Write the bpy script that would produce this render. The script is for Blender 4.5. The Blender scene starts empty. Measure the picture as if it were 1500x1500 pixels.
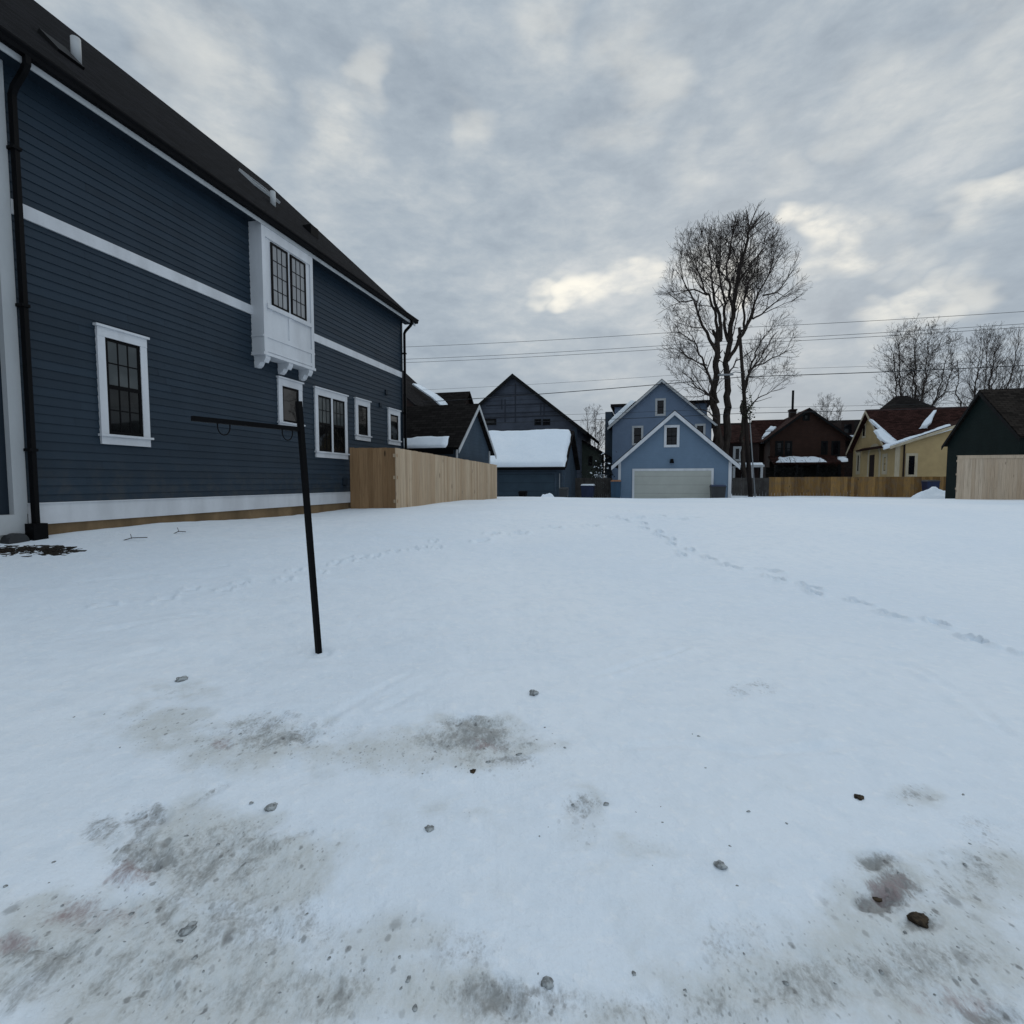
import bpy, math, random
import numpy as np
from mathutils import Vector, Matrix, kdtree
R = math.radians
random.seed(7); np.random.seed(7)
S = bpy.context.scene
C = S.collection

# ------------------------------------------------------------------ camera, sky, sun, exposure
CAMZ = 1.5; PITCH = math.atan(45/750.0); F = 750.0
cd = bpy.data.cameras.new('camera'); cam = bpy.data.objects.new('camera', cd); C.objects.link(cam)
cam.location = (0, 0, CAMZ); cam.rotation_euler = (R(90)-PITCH, 0, 0)
cd.sensor_width = 36; cd.lens = 18; cd.clip_start = 0.05; cd.clip_end = 2000
S.camera = cam
S.view_settings.view_transform = 'Standard'; S.view_settings.look = 'None'
S.view_settings.exposure = 0.0; S.view_settings.gamma = 1

SUN_EL, SUN_AZ = R(21), R(24)
sund = Vector((math.sin(SUN_AZ)*math.cos(SUN_EL), math.cos(SUN_AZ)*math.cos(SUN_EL), math.sin(SUN_EL)))
sl = bpy.data.lights.new('sun', 'SUN'); sl.energy = 0.5; sl.angle = R(70); sl.color = (1, .95, .88)
so = bpy.data.objects.new('sun', sl); C.objects.link(so)
so.rotation_euler = sund.to_track_quat('Z', 'Y').to_euler(); so.location = (0, 0, 60)

class NT:
    """small helper to write node trees"""
    def __init__(s, tree): s.t = tree; s.t.nodes.clear()
    def n(s, typ, ins=None, **kw):
        nd = s.t.nodes.new(typ)
        for k, v in kw.items(): setattr(nd, k, v)
        for k, v in (ins or {}).items(): s.put(nd.inputs[k], v)
        return nd
    def put(s, sock, v):
        if isinstance(v, bpy.types.NodeSocket): s.t.links.new(v, sock)
        else:
            if hasattr(sock.default_value, '__len__') and not isinstance(v, str):
                v = tuple(v)
                if len(sock.default_value) == 4 and len(v) == 3: v = v + (1,)
            sock.default_value = v
    def math(s, op, a, b=0.0, c=None, clamp=False):
        nd = s.n('ShaderNodeMath', operation=op, use_clamp=clamp); s.put(nd.inputs[0], a); s.put(nd.inputs[1], b)
        if c is not None: s.put(nd.inputs[2], c)
        return nd.outputs[0]
    def vm(s, op, a, b=(0, 0, 0)):
        nd = s.n('ShaderNodeVectorMath', operation=op); s.put(nd.inputs[0], a); s.put(nd.inputs[1], b); return nd
    def mix(s, f, a, b, blend='MIX'):
        nd = s.n('ShaderNodeMix', data_type='RGBA', blend_type=blend)
        s.put(nd.inputs[0], f); s.put(nd.inputs[6], a); s.put(nd.inputs[7], b); return nd.outputs[2]
    def smooth(s, v, a, b, lo=0.0, hi=1.0):
        nd = s.n('ShaderNodeMapRange', interpolation_type='SMOOTHSTEP')
        s.put(nd.inputs[0], v); s.put(nd.inputs[1], a); s.put(nd.inputs[2], b); s.put(nd.inputs[3], lo); s.put(nd.inputs[4], hi)
        return nd.outputs[0]
    def noise(s, vec, scale, detail=4, rough=.55, dist=0.0, out='Fac', off=None):
        if off: vec = s.vm('ADD', vec, off).outputs[0]
        nd = s.n('ShaderNodeTexNoise', {'Scale': scale, 'Detail': detail, 'Roughness': rough, 'Distortion': dist})
        s.put(nd.inputs['Vector'], vec); return nd.outputs[out]

def ray(px, py):
    xc, yc = (px-750)/F, -(py-750)/F
    c, s = math.cos(PITCH), math.sin(PITCH)
    return Vector((xc, c+s*yc, -s+c*yc))

W = bpy.data.worlds.new('World'); S.world = W; W.use_nodes = True
q = NT(W.node_tree)
tc = q.n('ShaderNodeTexCoord').outputs['Generated']
sx = q.n('ShaderNodeSeparateXYZ', {0: tc})
zz = q.math('MAXIMUM', sx.outputs[2], 0.0)
den = q.math('ADD', zz, 0.16)
pv = q.n('ShaderNodeCombineXYZ', {0: q.math('DIVIDE', sx.outputs[0], den), 1: q.math('DIVIDE', sx.outputs[1], den), 2: q.math('MULTIPLY', zz, .6)}).outputs[0]
n1 = q.noise(pv, 1.55, 7, .52, .15, off=(3.1, 1.7, 0))
n2 = q.noise(pv, 4.2, 6, .55, .2, off=(9.0, 4.0, 0))
n3 = q.noise(pv, .55, 2, .5, .0, off=(1.0, 8.0, 0))
strk = q.n('ShaderNodeMapping', {'Vector': tc, 'Scale': (1, 1, 2.3)}).outputs[0]
n4 = q.noise(strk, 6.6, 8, .61, .15, off=(4.0, 1.0, 2.0)); n5 = q.noise(strk, 15.0, 7, .64, .2, off=(7.0, 3.0, 1.0))
cl = q.math('ADD', q.math('MULTIPLY', n1, .26), q.math('ADD', q.math('ADD', q.math('MULTIPLY', n2, .14), q.math('MULTIPLY', n3, .12)), q.math('ADD', q.math('MULTIPLY', n4, .34), q.math('MULTIPLY', n5, .20))))
cl = q.math('ADD', q.math('MULTIPLY', q.math('SUBTRACT', cl, .53), 1.5), .515)
cr = q.n('ShaderNodeValToRGB', {0: cl}); e = cr.color_ramp
e.elements[0].position = .36; e.elements[0].color = (.325, .385, .45, 1)
e.elements[1].position = .68; e.elements[1].color = (.60, .635, .655, 1)
m = e.elements.new(.50); m.color = (.41, .474, .535, 1)
m = e.elements.new(.58); m.color = (.48, .535, .58, 1)
col = cr.outputs[0]
# duskier blue band low over the roofs
low = q.smooth(sx.outputs[2], .03, .34, 1, 0)
col = q.mix(q.math('MULTIPLY', low, .55), col, q.mix(n2, (.27, .335, .42, 1), (.37, .42, .475, 1)))
# thin places in the cloud where the light breaks through
wv = q.n('ShaderNodeTexNoise', {'Vector': q.vm('ADD', strk, (3, 3, 8)).outputs[0], 'Scale': 5.0, 'Detail': 3.0, 'Roughness': .5}).outputs['Color']
wk = q.vm('SCALE', q.vm('SUBTRACT', wv, (.5, .5, .5)).outputs[0]); wk.inputs[3].default_value = .22
tcw = q.vm('NORMALIZE', q.vm('ADD', q.vm('NORMALIZE', tc).outputs[0], wk.outputs[0]).outputs[0]).outputs[0]
tot = None
for px, py, r0, st in ((808, 416, 1.3, .8), (840, 424, 1.5, 1.0), (880, 428, 1.7, 1.0), (920, 424, 1.7, .9), (960, 420, 1.7, .7), (1040, 400, 2.2, .6), (1062, 425, 1.8, .6), (1170, 335, 1.3, .85), (1205, 345, 1.5, .95), (1245, 352, 1.4, .85), (1200, 375, 1.1, .7), (1295, 362, 1.6, .4), (1350, 372, 1.6, .3),
                       (490, 180, 2.6, .42), (500, 165, 1.2, .3), (335, 145, 2.4, .30), (300, 115, 2.4, .26), (255, 75, 2.0, .24), (1455, 295, 1.8, .7), (1490, 285, 1.8, .7), (1290, 140, 2.0, .26), (1240, 130, 2.0, .24), (1340, 145, 1.8, .2), (1345, 450, 1.5, .7), (1290, 465, 1.2, .6), (1400, 438, 1.6, .5), (1460, 425, 1.8, .4),
                       (915, 120, 2.4, .3), (690, 172, 1.6, .32), (530, 108, 1.5, .32), (815, 20, 2.0, .34), (940, 30, 2.5, .25), (1000, 235, 1.8, .2), (1150, 240, 1.8, .18), (620, 30, 2.0, .25), (1480, 60, 3, .3)):
    d = ray(px, py).normalized()
    dp = q.vm('DOT_PRODUCT', tcw, d).outputs['Value']
    b = q.smooth(dp, math.cos(R(r0*1.7)), 1.0, 0, st)
    tot = b if tot is None else q.math('MAXIMUM', tot, b)
nb = q.noise(strk, 8.5, 6, .56, .1, off=(2.0, 5.5, 0))
tot = q.math('MULTIPLY', tot, q.smooth(nb, .34, .66, .15, 1.0))
col = q.mix(tot, col, (1.02, .98, .87, 1))
# overcast: brighter overhead and behind the camera
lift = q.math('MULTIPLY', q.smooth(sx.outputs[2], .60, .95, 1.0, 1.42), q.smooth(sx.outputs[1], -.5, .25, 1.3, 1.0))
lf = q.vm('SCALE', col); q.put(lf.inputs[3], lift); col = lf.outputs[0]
sky = q.n('ShaderNodeTexSky', sky_type='NISHITA', sun_disc=False, sun_elevation=SUN_EL, sun_rotation=SUN_AZ)
SKY_STR = 0.10
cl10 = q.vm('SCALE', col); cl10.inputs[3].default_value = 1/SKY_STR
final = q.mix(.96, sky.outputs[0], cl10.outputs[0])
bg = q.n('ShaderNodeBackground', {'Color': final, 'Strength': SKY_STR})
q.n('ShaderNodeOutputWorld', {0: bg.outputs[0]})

# ------------------------------------------------------------------ lot frame: a = across the lot (right), b = down the lot (away)
TH = math.atan((948-750)/F/ (math.cos(PITCH)+math.sin(PITCH)*45/F))
NV = Vector((math.cos(TH), -math.sin(TH), 0)); UV = Vector((math.sin(TH), math.cos(TH), 0))
def lot(a, b, z=0.0): v = NV*a + UV*b; return Vector((v.x, v.y, z))
def tolot(v): return Vector((v.x*NV.x+v.y*NV.y, v.x*UV.x+v.y*UV.y, v.z))
def hit(px, py, nrm, d):
    """view ray through a photo point meets the plane nrm.p = d (lot frame)"""
    o = Vector((0, 0, CAMZ)); r = tolot(ray(px, py)); n = Vector(nrm)
    return o + r*((d-n.dot(o))/n.dot(r))
def on_a(px, py, a): p = hit(px, py, (1, 0, 0), a); return p.y, p.z
def on_b(px, py, b): p = hit(px, py, (0, 1, 0), b); return p.x, p.z
def at(px, py, Y):
    r = ray(px, py); k = Y/r.y; return Vector((r.x*k, Y, CAMZ+r.z*k))

# ------------------------------------------------------------------ noise and the snow surface
_rng = np.random.RandomState(3); _tab = _rng.rand(256, 256)
def vnoise(x, y):
    xi = np.floor(x).astype(int); yi = np.floor(y).astype(int); fx = x-xi; fy = y-yi
    fx = fx*fx*fx*(fx*(fx*6-15)+10); fy = fy*fy*fy*(fy*(fy*6-15)+10)
    g = lambda i, j: _tab[(xi+i) & 255, (yi+j) & 255]
    return (g(0,0)*(1-fx)+g(1,0)*fx)*(1-fy)+(g(0,1)*(1-fx)+g(1,1)*fx)*fy
def fbm(x, y, o=4, gain=.5):
    s = 0; a = 1; t = 0
    for k in range(o): s = s+a*vnoise(x*2**k+17.3*k, y*2**k+5.1*k); t += a; a *= gain
    return s/t-.5
def sst(v, a, b): t = np.clip((v-a)/(b-a), 0, 1); return t*t*(3-2*t)
def base_z(x, y):
    x = np.asarray(x, float); y = np.asarray(y, float)
    qq = y-.9*np.minimum(x, 0)-.15*np.maximum(x, 0)
    z = .73*sst(qq, 4.6, 14.5)
    z = z-.36*sst(y+.1*x, 25, 33)
    z = z+.05*fbm(x*.35, y*.35, 3)+.24*fbm(x*.13+4, y*.13, 3)*sst(np.hypot(x, y), 4, 14)
    return z
SURF = {}
def gz(x, y):
    if SURF:                                           # the finished surface, dents and all
        rr = math.hypot(x, y); tt = math.atan2(x, y); tt = tt if tt >= SURF['th'][0] else tt+2*math.pi
        f = np.interp(rr, SURF['r'], np.arange(len(SURF['r']))); g = np.interp(tt, SURF['th'], np.arange(len(SURF['th'])))
        i, j = min(int(f), len(SURF['r'])-2), min(int(g), len(SURF['th'])-2); f -= i; g -= j; z = SURF['z']
        return float((z[i, j]*(1-g)+z[i, j+1]*g)*(1-f)+(z[i+1, j]*(1-g)+z[i+1, j+1]*g)*f)
    return float(base_z(x, y))
def ground_at(px, py):
    """point of the snow seen at a photo point"""
    r = ray(px, py); lo = 0.3; k = lo
    for i in range(4000):
        p = Vector((0, 0, CAMZ))+r*k
        if p.z < gz(p.x, p.y): break
        k *= 1.004 if p.z < 1.0 else 1.02
    return p

# ------------------------------------------------------------------ materials
MATS = {}
def material(name):
    m = bpy.data.materials.new(name); m.use_nodes = True; MATS[name] = m
    return m, NT(m.node_tree)
def finish(q, color, rough=.6, bump=None, bstr=.3, bdist=.01, spec=.4, metallic=0.0):
    ins = {'Base Color': color, 'Roughness': rough, 'Specular IOR Level': spec, 'Metallic': metallic}
    if bump is not None:
        ins['Normal'] = q.n('ShaderNodeBump', {'Height': bump, 'Strength': bstr, 'Distance': bdist}).outputs[0]
    p = q.n('ShaderNodeBsdfPrincipled', ins); q.n('ShaderNodeOutputMaterial', {0: p.outputs[0]}); return p
def obj_co(q): return q.n('ShaderNodeTexCoord').outputs['Object']
def paint(name, c, var=.12, scale=3.0, rough=.55, spec=.35, streak=True, grime=.0):
    m, q = material(name); co = obj_co(q)
    st = q.n('ShaderNodeMapping', {'Vector': co, 'Scale': (1, 1, .25) if streak else (1, 1, 1)}).outputs[0]
    f = q.noise(st, scale, 5, .6); g = q.noise(co, scale*9, 3, .6)
    c = Vector(c); d = c*(1-var*1.6); l = c*(1+var)
    col = q.mix(q.smooth(f, .3, .7), tuple(d)+(1,), tuple(l)+(1,))
    col = q.mix(q.smooth(g, .45, .75, 0, .35*var*4), col, tuple(c*.7)+(1,))
    finish(q, col, rough, g, .08, .004, spec); return m
def lapped(name, c, exp, var=.1, line=.45):
    """painted lap siding far away: courses as bump and thin dark joint"""
    m, q = material(name); co = obj_co(q)
    z = q.n('ShaderNodeSeparateXYZ', {0: co}).outputs[2]
    fr = q.math('FRACT', q.math('DIVIDE', z, exp))
    f = q.noise(co, 1.3, 5, .6)
    c = Vector(c)
    col = q.mix(q.smooth(f, .3, .7), tuple(c*(1-var))+(1,), tuple(c*(1+var))+(1,))
    col = q.mix(q.smooth(fr, 0, .12, line, 0), col, tuple(c*.35)+(1,))
    finish(q, col, .7, fr, .5, .012, .1); return m
def shingle(name, c, axis=1, scale=1.0):
    m, q = material(name); co = obj_co(q); s = q.n('ShaderNodeSeparateXYZ', {0: co})
    v = q.n('ShaderNodeCombineXYZ', {0: s.outputs[axis], 1: q.math('MULTIPLY', s.outputs[2], 1.35), 2: 0.0}).outputs[0]
    br = q.n('ShaderNodeTexBrick', {'Vector': v, 'Color1': (0, 0, 0, 1), 'Color2': (1, 1, 1, 1), 'Mortar': (.2, .2, .2, 1), 'Scale': 1.0*scale,
              'Mortar Size': .012, 'Brick Width': .32, 'Row Height': .145, 'Bias': 0.0})
    br.offset = .5
    c = Vector(c)
    rb = q.n('ShaderNodeRGBToBW', {0: br.outputs[0]}).outputs[0]
    f = q.noise(co, .9, 5, .6); g = q.noise(co, 60, 3, .7)
    col = q.mix(rb, tuple(c*.45)+(1,), tuple(c*1.7)+(1,))
    col = q.mix(q.smooth(f, .35, .7, 0, .5), col, tuple(c*1.25)+(1,))
    col = q.mix(q.smooth(g, .5, .8, 0, .5), col, tuple(c*1.8)+(1,))
    col = q.mix(q.math('MULTIPLY', br.outputs['Fac'], .8), col, tuple(c*.3)+(1,))
    h = q.math('SUBTRACT', q.math('ADD', q.math('MULTIPLY', rb, .4), q.math('MULTIPLY', g, .4)), br.outputs['Fac'])
    finish(q, col, .95, h, .7, .015, .04); return m
def boards(name, c, c2, axis=0, wthr=0.0):
    """vertical cedar boards: every plank its own tone, grain and knots"""
    m, q = material(name); co = obj_co(q)
    rnd = q.n('ShaderNodeNewGeometry').outputs['Random Per Island']
    off = q.n('ShaderNodeCombineXYZ', {0: q.math('MULTIPLY', rnd, 37.0), 1: q.math('MULTIPLY', rnd, 11.0), 2: q.math('MULTIPLY', rnd, 23.0)}).outputs[0]
    co2 = q.vm('ADD', co, off).outputs[0]
    gr = q.noise(q.n('ShaderNodeMapping', {'Vector': co2, 'Scale': (38, 38, 1.3)}).outputs[0], 1.0, 5, .6, .6)
    bl = q.noise(q.n('ShaderNodeMapping', {'Vector': co2, 'Scale': (5, 5, .8)}).outputs[0], 1.0, 3, .5)
    kn = q.n('ShaderNodeTexVoronoi', {'Vector': q.n('ShaderNodeMapping', {'Vector': co2, 'Scale': (6, 6, 2.0)}).outputs[0], 'Scale': .55}, feature='F1').outputs['Distance']
    col = q.mix(rnd, tuple(c)+(1,), tuple(c2)+(1,))
    col = q.mix(q.smooth(bl, .4, .7, 0, .6), col, tuple(Vector(c2)*.75)+(1,))
    col = q.mix(q.smooth(gr, .42, .7, 0, .45), col, tuple(Vector(c)*.5)+(1,))
    col = q.mix(q.smooth(kn, .05, .13, .9, 0), col, tuple(Vector(c)*.22)+(1,))
    if wthr: col = q.mix(q.smooth(q.noise(co, 2.5, 4, .6), .4, .65, 0, wthr), col, (.1, .1, .095, 1))
    finish(q, col, .8, gr, .3, .004, .2); return m
def brick(name, c, c2, mort):
    m, q = material(name); co = obj_co(q); s = q.n('ShaderNodeSeparateXYZ', {0: co})
    v = q.n('ShaderNodeCombineXYZ', {0: q.math('ADD', s.outputs[0], s.outputs[1]), 1: s.outputs[2], 2: 0.0}).outputs[0]
    br = q.n('ShaderNodeTexBrick', {'Vector': v, 'Color1': tuple(c)+(1,), 'Color2': tuple(c2)+(1,), 'Mortar': tuple(mort)+(1,), 'Scale': 1.0,
             'Mortar Size': .012, 'Brick Width': .23, 'Row Height': .075})
    f = q.noise(co, .8, 5, .6)
    col = q.mix(q.smooth(f, .35, .7, 0, .5), br.outputs[0], tuple(Vector(c)*.5)+(1,))
    finish(q, col, .85, br.outputs['Fac'], -.4, .01, .2); return m
def glass(name, c=(.012, .014, .016), rough=.03, curtain=None):
    m, q = material(name); co = obj_co(q)
    z = q.noise(co, 1.1, 3, .5, off=(4, 4, 4)); w = q.noise(co, 1.6, 2, .5)
    col = q.mix(q.smooth(z, .45, .6), tuple(c)+(1,), tuple(Vector(curtain or Vector(c)*1.8))+(1,))
    finish(q, col, rough, w, .06, .03, .3); return m

MT = {}
def siding_mat(name, c):
    m, q = material(name); co = obj_co(q); rnd = q.n('ShaderNodeNewGeometry').outputs['Random Per Island']; c = Vector(c)
    f = q.noise(q.n('ShaderNodeMapping', {'Vector': co, 'Scale': (1, 1, .3)}).outputs[0], 1.4, 6, .62); g = q.noise(q.n('ShaderNodeMapping', {'Vector': co, 'Scale': (1, .12, 1)}).outputs[0], 60, 4, .6)
    col = q.mix(rnd, tuple(c*.86)+(1,), tuple(c*1.14)+(1,)); col = q.mix(q.smooth(f, .4, .72, 0, .35), col, tuple(c*1.3+Vector((.004, .004, .004)))+(1,))
    z = q.n('ShaderNodeSeparateXYZ', {0: co}).outputs[2]
    splash = q.math('MULTIPLY', q.smooth(z, .6, 1.5, 1, 0), q.smooth(q.noise(co, 3.5, 5, .65), .4, .7))
    col = q.mix(q.math('MULTIPLY', splash, .35), col, (.07, .065, .055, 1))
    finish(q, col, .58, g, .18, .003, .2); return m
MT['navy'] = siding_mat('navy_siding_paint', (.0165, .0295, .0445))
MT['navy_dark'] = paint('dark_navy_and_shaded_siding', (.013, .021, .031), .10, 1.6, .6, .2)  # darker navy: recessed siding has its shade painted in; soffit and vents are dark
MT['white'] = paint('white_trim_paint', (.56, .575, .60), .08, 2.0, .45, .4)
MT['offwhite'] = paint('offwhite_trim_paint', (.42, .435, .445), .06, 2.0, .55, .3)
MT['bronze'] = paint('dark_bronze_metal', (.003, .0032, .004), .2, 2.0, .6, .08)
MT['black'] = paint('black_sash_paint', (.003, .003, .0036), .15, 3, .6, .08)
MT['roof1'] = shingle('charcoal_shingles', (.0075, .0076, .0092), 1)
MT['roofX'] = shingle('charcoal_shingles_across', (.013, .0115, .011), 0)
MT['roofred'] = shingle('dark_red_shingles', (.031, .0145, .0125), 0)
MT['roofredY'] = shingle('dark_red_shingles_along', (.031, .0145, .0125), 1)
MT['roofbrown'] = shingle('brown_shingles', (.021, .0175, .015), 0)
MT['roofY'] = shingle('dark_shingles_along', (.014, .013, .014), 1)
MT['found'] = paint('tan_foundation_render', (.20, .135, .075), .25, 1.5, .9, .2)
MT['conc'] = paint('pale_concrete', (.36, .37, .35), .15, 2, .9, .2)
MT['cedarshade'] = boards('new_cedar_front_shaded', (.22, .125, .06), (.36, .22, .115))  # same cedar as the side run, darkened: the front's shade is painted in
MT['cedar'] = boards('new_cedar_side_lit', (.40, .28, .175), (.54, .42, .295))  # lighter copy of that cedar, the light on the side run painted in
MT['cedarR'] = boards('new_cedar_far', (.40, .30, .21), (.56, .45, .34))
MT['brownfence'] = boards('stained_brown_boards', (.11, .056, .018), (.34, .195, .065), wthr=.3)
MT['greyfence'] = boards('weathered_grey_boards', (.035, .032, .03), (.07, .063, .058), wthr=.3)
MT['slate'] = lapped('slate_blue_siding', (.045, .065, .088), .15)
MT['slatedoor'] = lapped('slate_blue_door_panels', (.036, .056, .075), .5, line=.5)
MT['darkpanel'] = lapped('dark_slate_siding', (.062, .072, .094), .6, .14, .7)
MT['lightblue'] = lapped('light_blue_siding', (.145, .195, .275), .11, .05, .2)
MT['lightblue2'] = lapped('light_blue_garage_siding', (.14, .20, .275), .11, .05, .2)
MT['greydoor'] = lapped('pale_grey_door_panels', (.39, .40, .365), .53, .05, .35)
MT['yellow'] = lapped('yellow_siding', (.43, .32, .165), .1, .08, .2)
MT['cream'] = paint('cream_trim_paint', (.46, .40, .29), .1, 3, .7, .25)
MT['green'] = lapped('dark_green_siding', (.0075, .0145, .0135), .15, .12, .25)
MT['greentrim'] = paint('dark_trim_paint', (.005, .006, .007), .2, 2, .7, .15)
MT['brick'] = brick('dark_red_brick', (.038, .016, .011), (.052, .022, .015), (.03, .022, .019))
MT['brickdk'] = brick('sooty_brick', (.021, .011, .010), (.03, .015, .012), (.022, .018, .017))
MT['glass'] = glass('window_glass', (.004, .0045, .005), .03, (.012, .013, .013))
MT['blind'] = glass('window_glass_over_blinds', (.20, .21, .22), .05, (.25, .262, .275))
MT['curtain'] = glass('window_glass_over_curtain', (.05, .056, .057), .04, (.075, .083, .083))
MT['glassfar'] = glass('dark_window_glass', (.004, .0045, .006), .08)
MT['binblue'] = paint('blue_bin_plastic', (.012, .022, .065), .15, 4, .5, .4)
MT['binteal'] = paint('teal_bin_plastic', (.012, .045, .085), .15, 4, .5, .4)
MT['binorange'] = paint('orange_lid_plastic', (.22, .085, .025), .15, 4, .5, .4)
MT['bingrey'] = paint('dark_grey_bin_plastic', (.022, .024, .026), .15, 4, .5, .4)
MT['battens'] = paint('dark_batten_paint', (.034, .039, .051), .1, 2, .7, .1)
MT['wire'] = paint('black_cable', (.02, .022, .025), .1, 2, .6, .3)
MT['polewood'] = paint('weathered_pole_wood', (.020, .0145, .0125), .3, 3, .9, .2)
MT['galv'] = paint('galvanised_metal', (.22, .23, .24), .1, 3, .5, .3)
MT['foliage'] = paint('ivy_leaves', (.03, .038, .018), .4, 8, .7, .2, False)
MT['hedge'] = paint('dark_hedge_leaves', (.012, .013, .012), .4, 8, .8, .2, False)
MT['greenshed'] = lapped('grey_green_siding', (.045, .055, .045), .15, .2, .3)

def bark(name, c):
    m, q = material(name); co = obj_co(q)
    f = q.noise(q.n('ShaderNodeMapping', {'Vector': co, 'Scale': (6, 6, .9)}).outputs[0], 1.2, 5, .65)
    g = q.noise(co, .35, 3, .5); c = Vector(c)
    col = q.mix(q.smooth(f, .3, .7), tuple(c*.5)+(1,), tuple(c*1.5)+(1,))
    col = q.mix(q.smooth(g, .4, .7, 0, .5), col, tuple(c*.7)+(1,))
    finish(q, col, .95, f, .6, .03, .1); return m
MT['bark'] = bark('dark_bark', (.036, .029, .025))
MT['twig'] = bark('twig_bark', (.050, .040, .036))

def snow_mat(name, dirty):
    m, q = material(name)
    co = q.n('ShaderNodeTexCoord').outputs['Object']
    big = q.noise(co, .25, 3, .5); mid = q.noise(co, 2.4, 5, .6); fin = q.noise(co, 55, 4, .65); cru = q.noise(co, 14, 4, .6)
    col = q.mix(q.smooth(big, .3, .7), (.765, .84, .92, 1), (.845, .895, .945, 1))
    h = q.math('ADD', q.math('MULTIPLY', fin, .25), q.math('ADD', q.math('MULTIPLY', cru, .5), mid))
    mott = q.noise(co, 6.5, 5, .65, .3, off=(3, 9, 1))
    col = q.mix(q.smooth(mott, .42, .7, 0, .55), col, (.72, .80, .88, 1)); col = q.mix(q.smooth(cru, .52, .72, 0, .4), col, (.93, .95, .97, 1))
    if dirty:
        at_ = q.n('ShaderNodeAttribute', attribute_name='dirt').outputs['Color']
        s = q.n('ShaderNodeSeparateColor', {0: at_}); grey, red, film = s.outputs[0], s.outputs[1], s.outputs[2]
        # slush pattern, slightly stretched along the plough direction
        ang = q.n('ShaderNodeMapping', {'Vector': co, 'Rotation': (0, 0, R(-35)), 'Scale': (1.0, .6, 1)}).outputs[0]
        sn = q.noise(ang, 8.5, 8, .70, .6); sp = q.noise(ang, 32, 5, .66, .4); sp2 = q.noise(ang, 95, 3, .6); wide = q.noise(co, 3.2, 5, .6, .4, off=(5, 2, 0))
        k = q.math('ADD', q.math('MULTIPLY', sn, .48), q.math('ADD', q.math('MULTIPLY', sp, .32), q.math('MULTIPLY', sp2, .20)))
        thr = lambda a, lo, hi: q.smooth(q.math('ADD', k, q.math('MULTIPLY', a, .26)), lo, hi)
        # wide tea-coloured melt film
        fm = q.smooth(q.math('ADD', film, q.math('MULTIPLY', q.math('SUBTRACT', wide, .5), 1.7)), .08, .85)
        fm = q.math('MULTIPLY', q.math('MULTIPLY', fm, q.smooth(film, .0, .2)), q.smooth(k, .34, .62, .55, 1.0))
        col = q.mix(q.math('MULTIPLY', fm, .92), col, (.585, .605, .59, 1))
        col = q.mix(q.math('MULTIPLY', thr(grey, .57, .78), q.math('MULTIPLY', q.smooth(grey, .02, .3), .85)), col, (.285, .29, .285, 1))
        col = q.mix(q.math('MULTIPLY', thr(red, .56, .82), q.math('MULTIPLY', q.smooth(red, .02, .3), .85)), col, (.35, .268, .272, 1))
        # loose grit at three sizes
        gm = q.math('MAXIMUM', q.math('MULTIPLY', film, .75), q.math('MAXIMUM', grey, red))
        for sc_, lo, str_ in ((11.0, .78, .75), (26.0, .60, .75), (62.0, .50, .6)):
            vo = q.n('ShaderNodeTexVoronoi', {'Vector': q.vm('ADD', ang, q.vm('SCALE', q.n('ShaderNodeTexNoise', {'Vector': co, 'Scale': sc_*2.2, 'Detail': 2.0}).outputs['Color']).outputs[0]).outputs[0], 'Scale': sc_, 'Randomness': 1.0}, feature='F1')
            vo.inputs['Vector'].links[0].from_node.inputs[1].links[0].from_node.inputs[3].default_value = .35/sc_
            vr = q.n('ShaderNodeSeparateColor', {0: vo.outputs['Color']})
            gr = q.math('MULTIPLY', q.smooth(vo.outputs['Distance'], .14, .30, 1, 0), q.math('MULTIPLY', q.smooth(vr.outputs[0], lo, lo+.05), q.smooth(gm, .08, .55)))
            gr = q.math('MULTIPLY', gr, q.math('ADD', q.math('MULTIPLY', vr.outputs[1], .7), .3))
            col = q.mix(q.math('MULTIPLY', gr, str_), col, (.15, .15, .147, 1))
        h = q.math('ADD', h, q.math('MULTIPLY', q.math('MAXIMUM', grey, red), q.math('MULTIPLY', k, 2.2)))
    p = finish(q, col, .62, h, .55, .035, .25)
    return m
MT['snow'] = snow_mat('snow', True)
MT['roofsnow'] = snow_mat('roof_snow', False)
def clod_mat(name, a, b):
    m, q = material(name); co = obj_co(q); f = q.noise(co, 40, 5, .65); g = q.noise(co, 12, 3, .5)
    col = q.mix(q.smooth(f, .35, .65), tuple(a)+(1,), tuple(b)+(1,)); finish(q, col, .85, f, .6, .01, .2); return m
MT['clod'] = clod_mat('icy_grit', (.15, .155, .155), (.42, .45, .46))
MT['clodbrown'] = clod_mat('brown_soil', (.018, .014, .010), (.07, .05, .032))
MT['mulch'] = clod_mat('dark_mulch', (.010, .009, .008), (.045, .036, .028))

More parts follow.
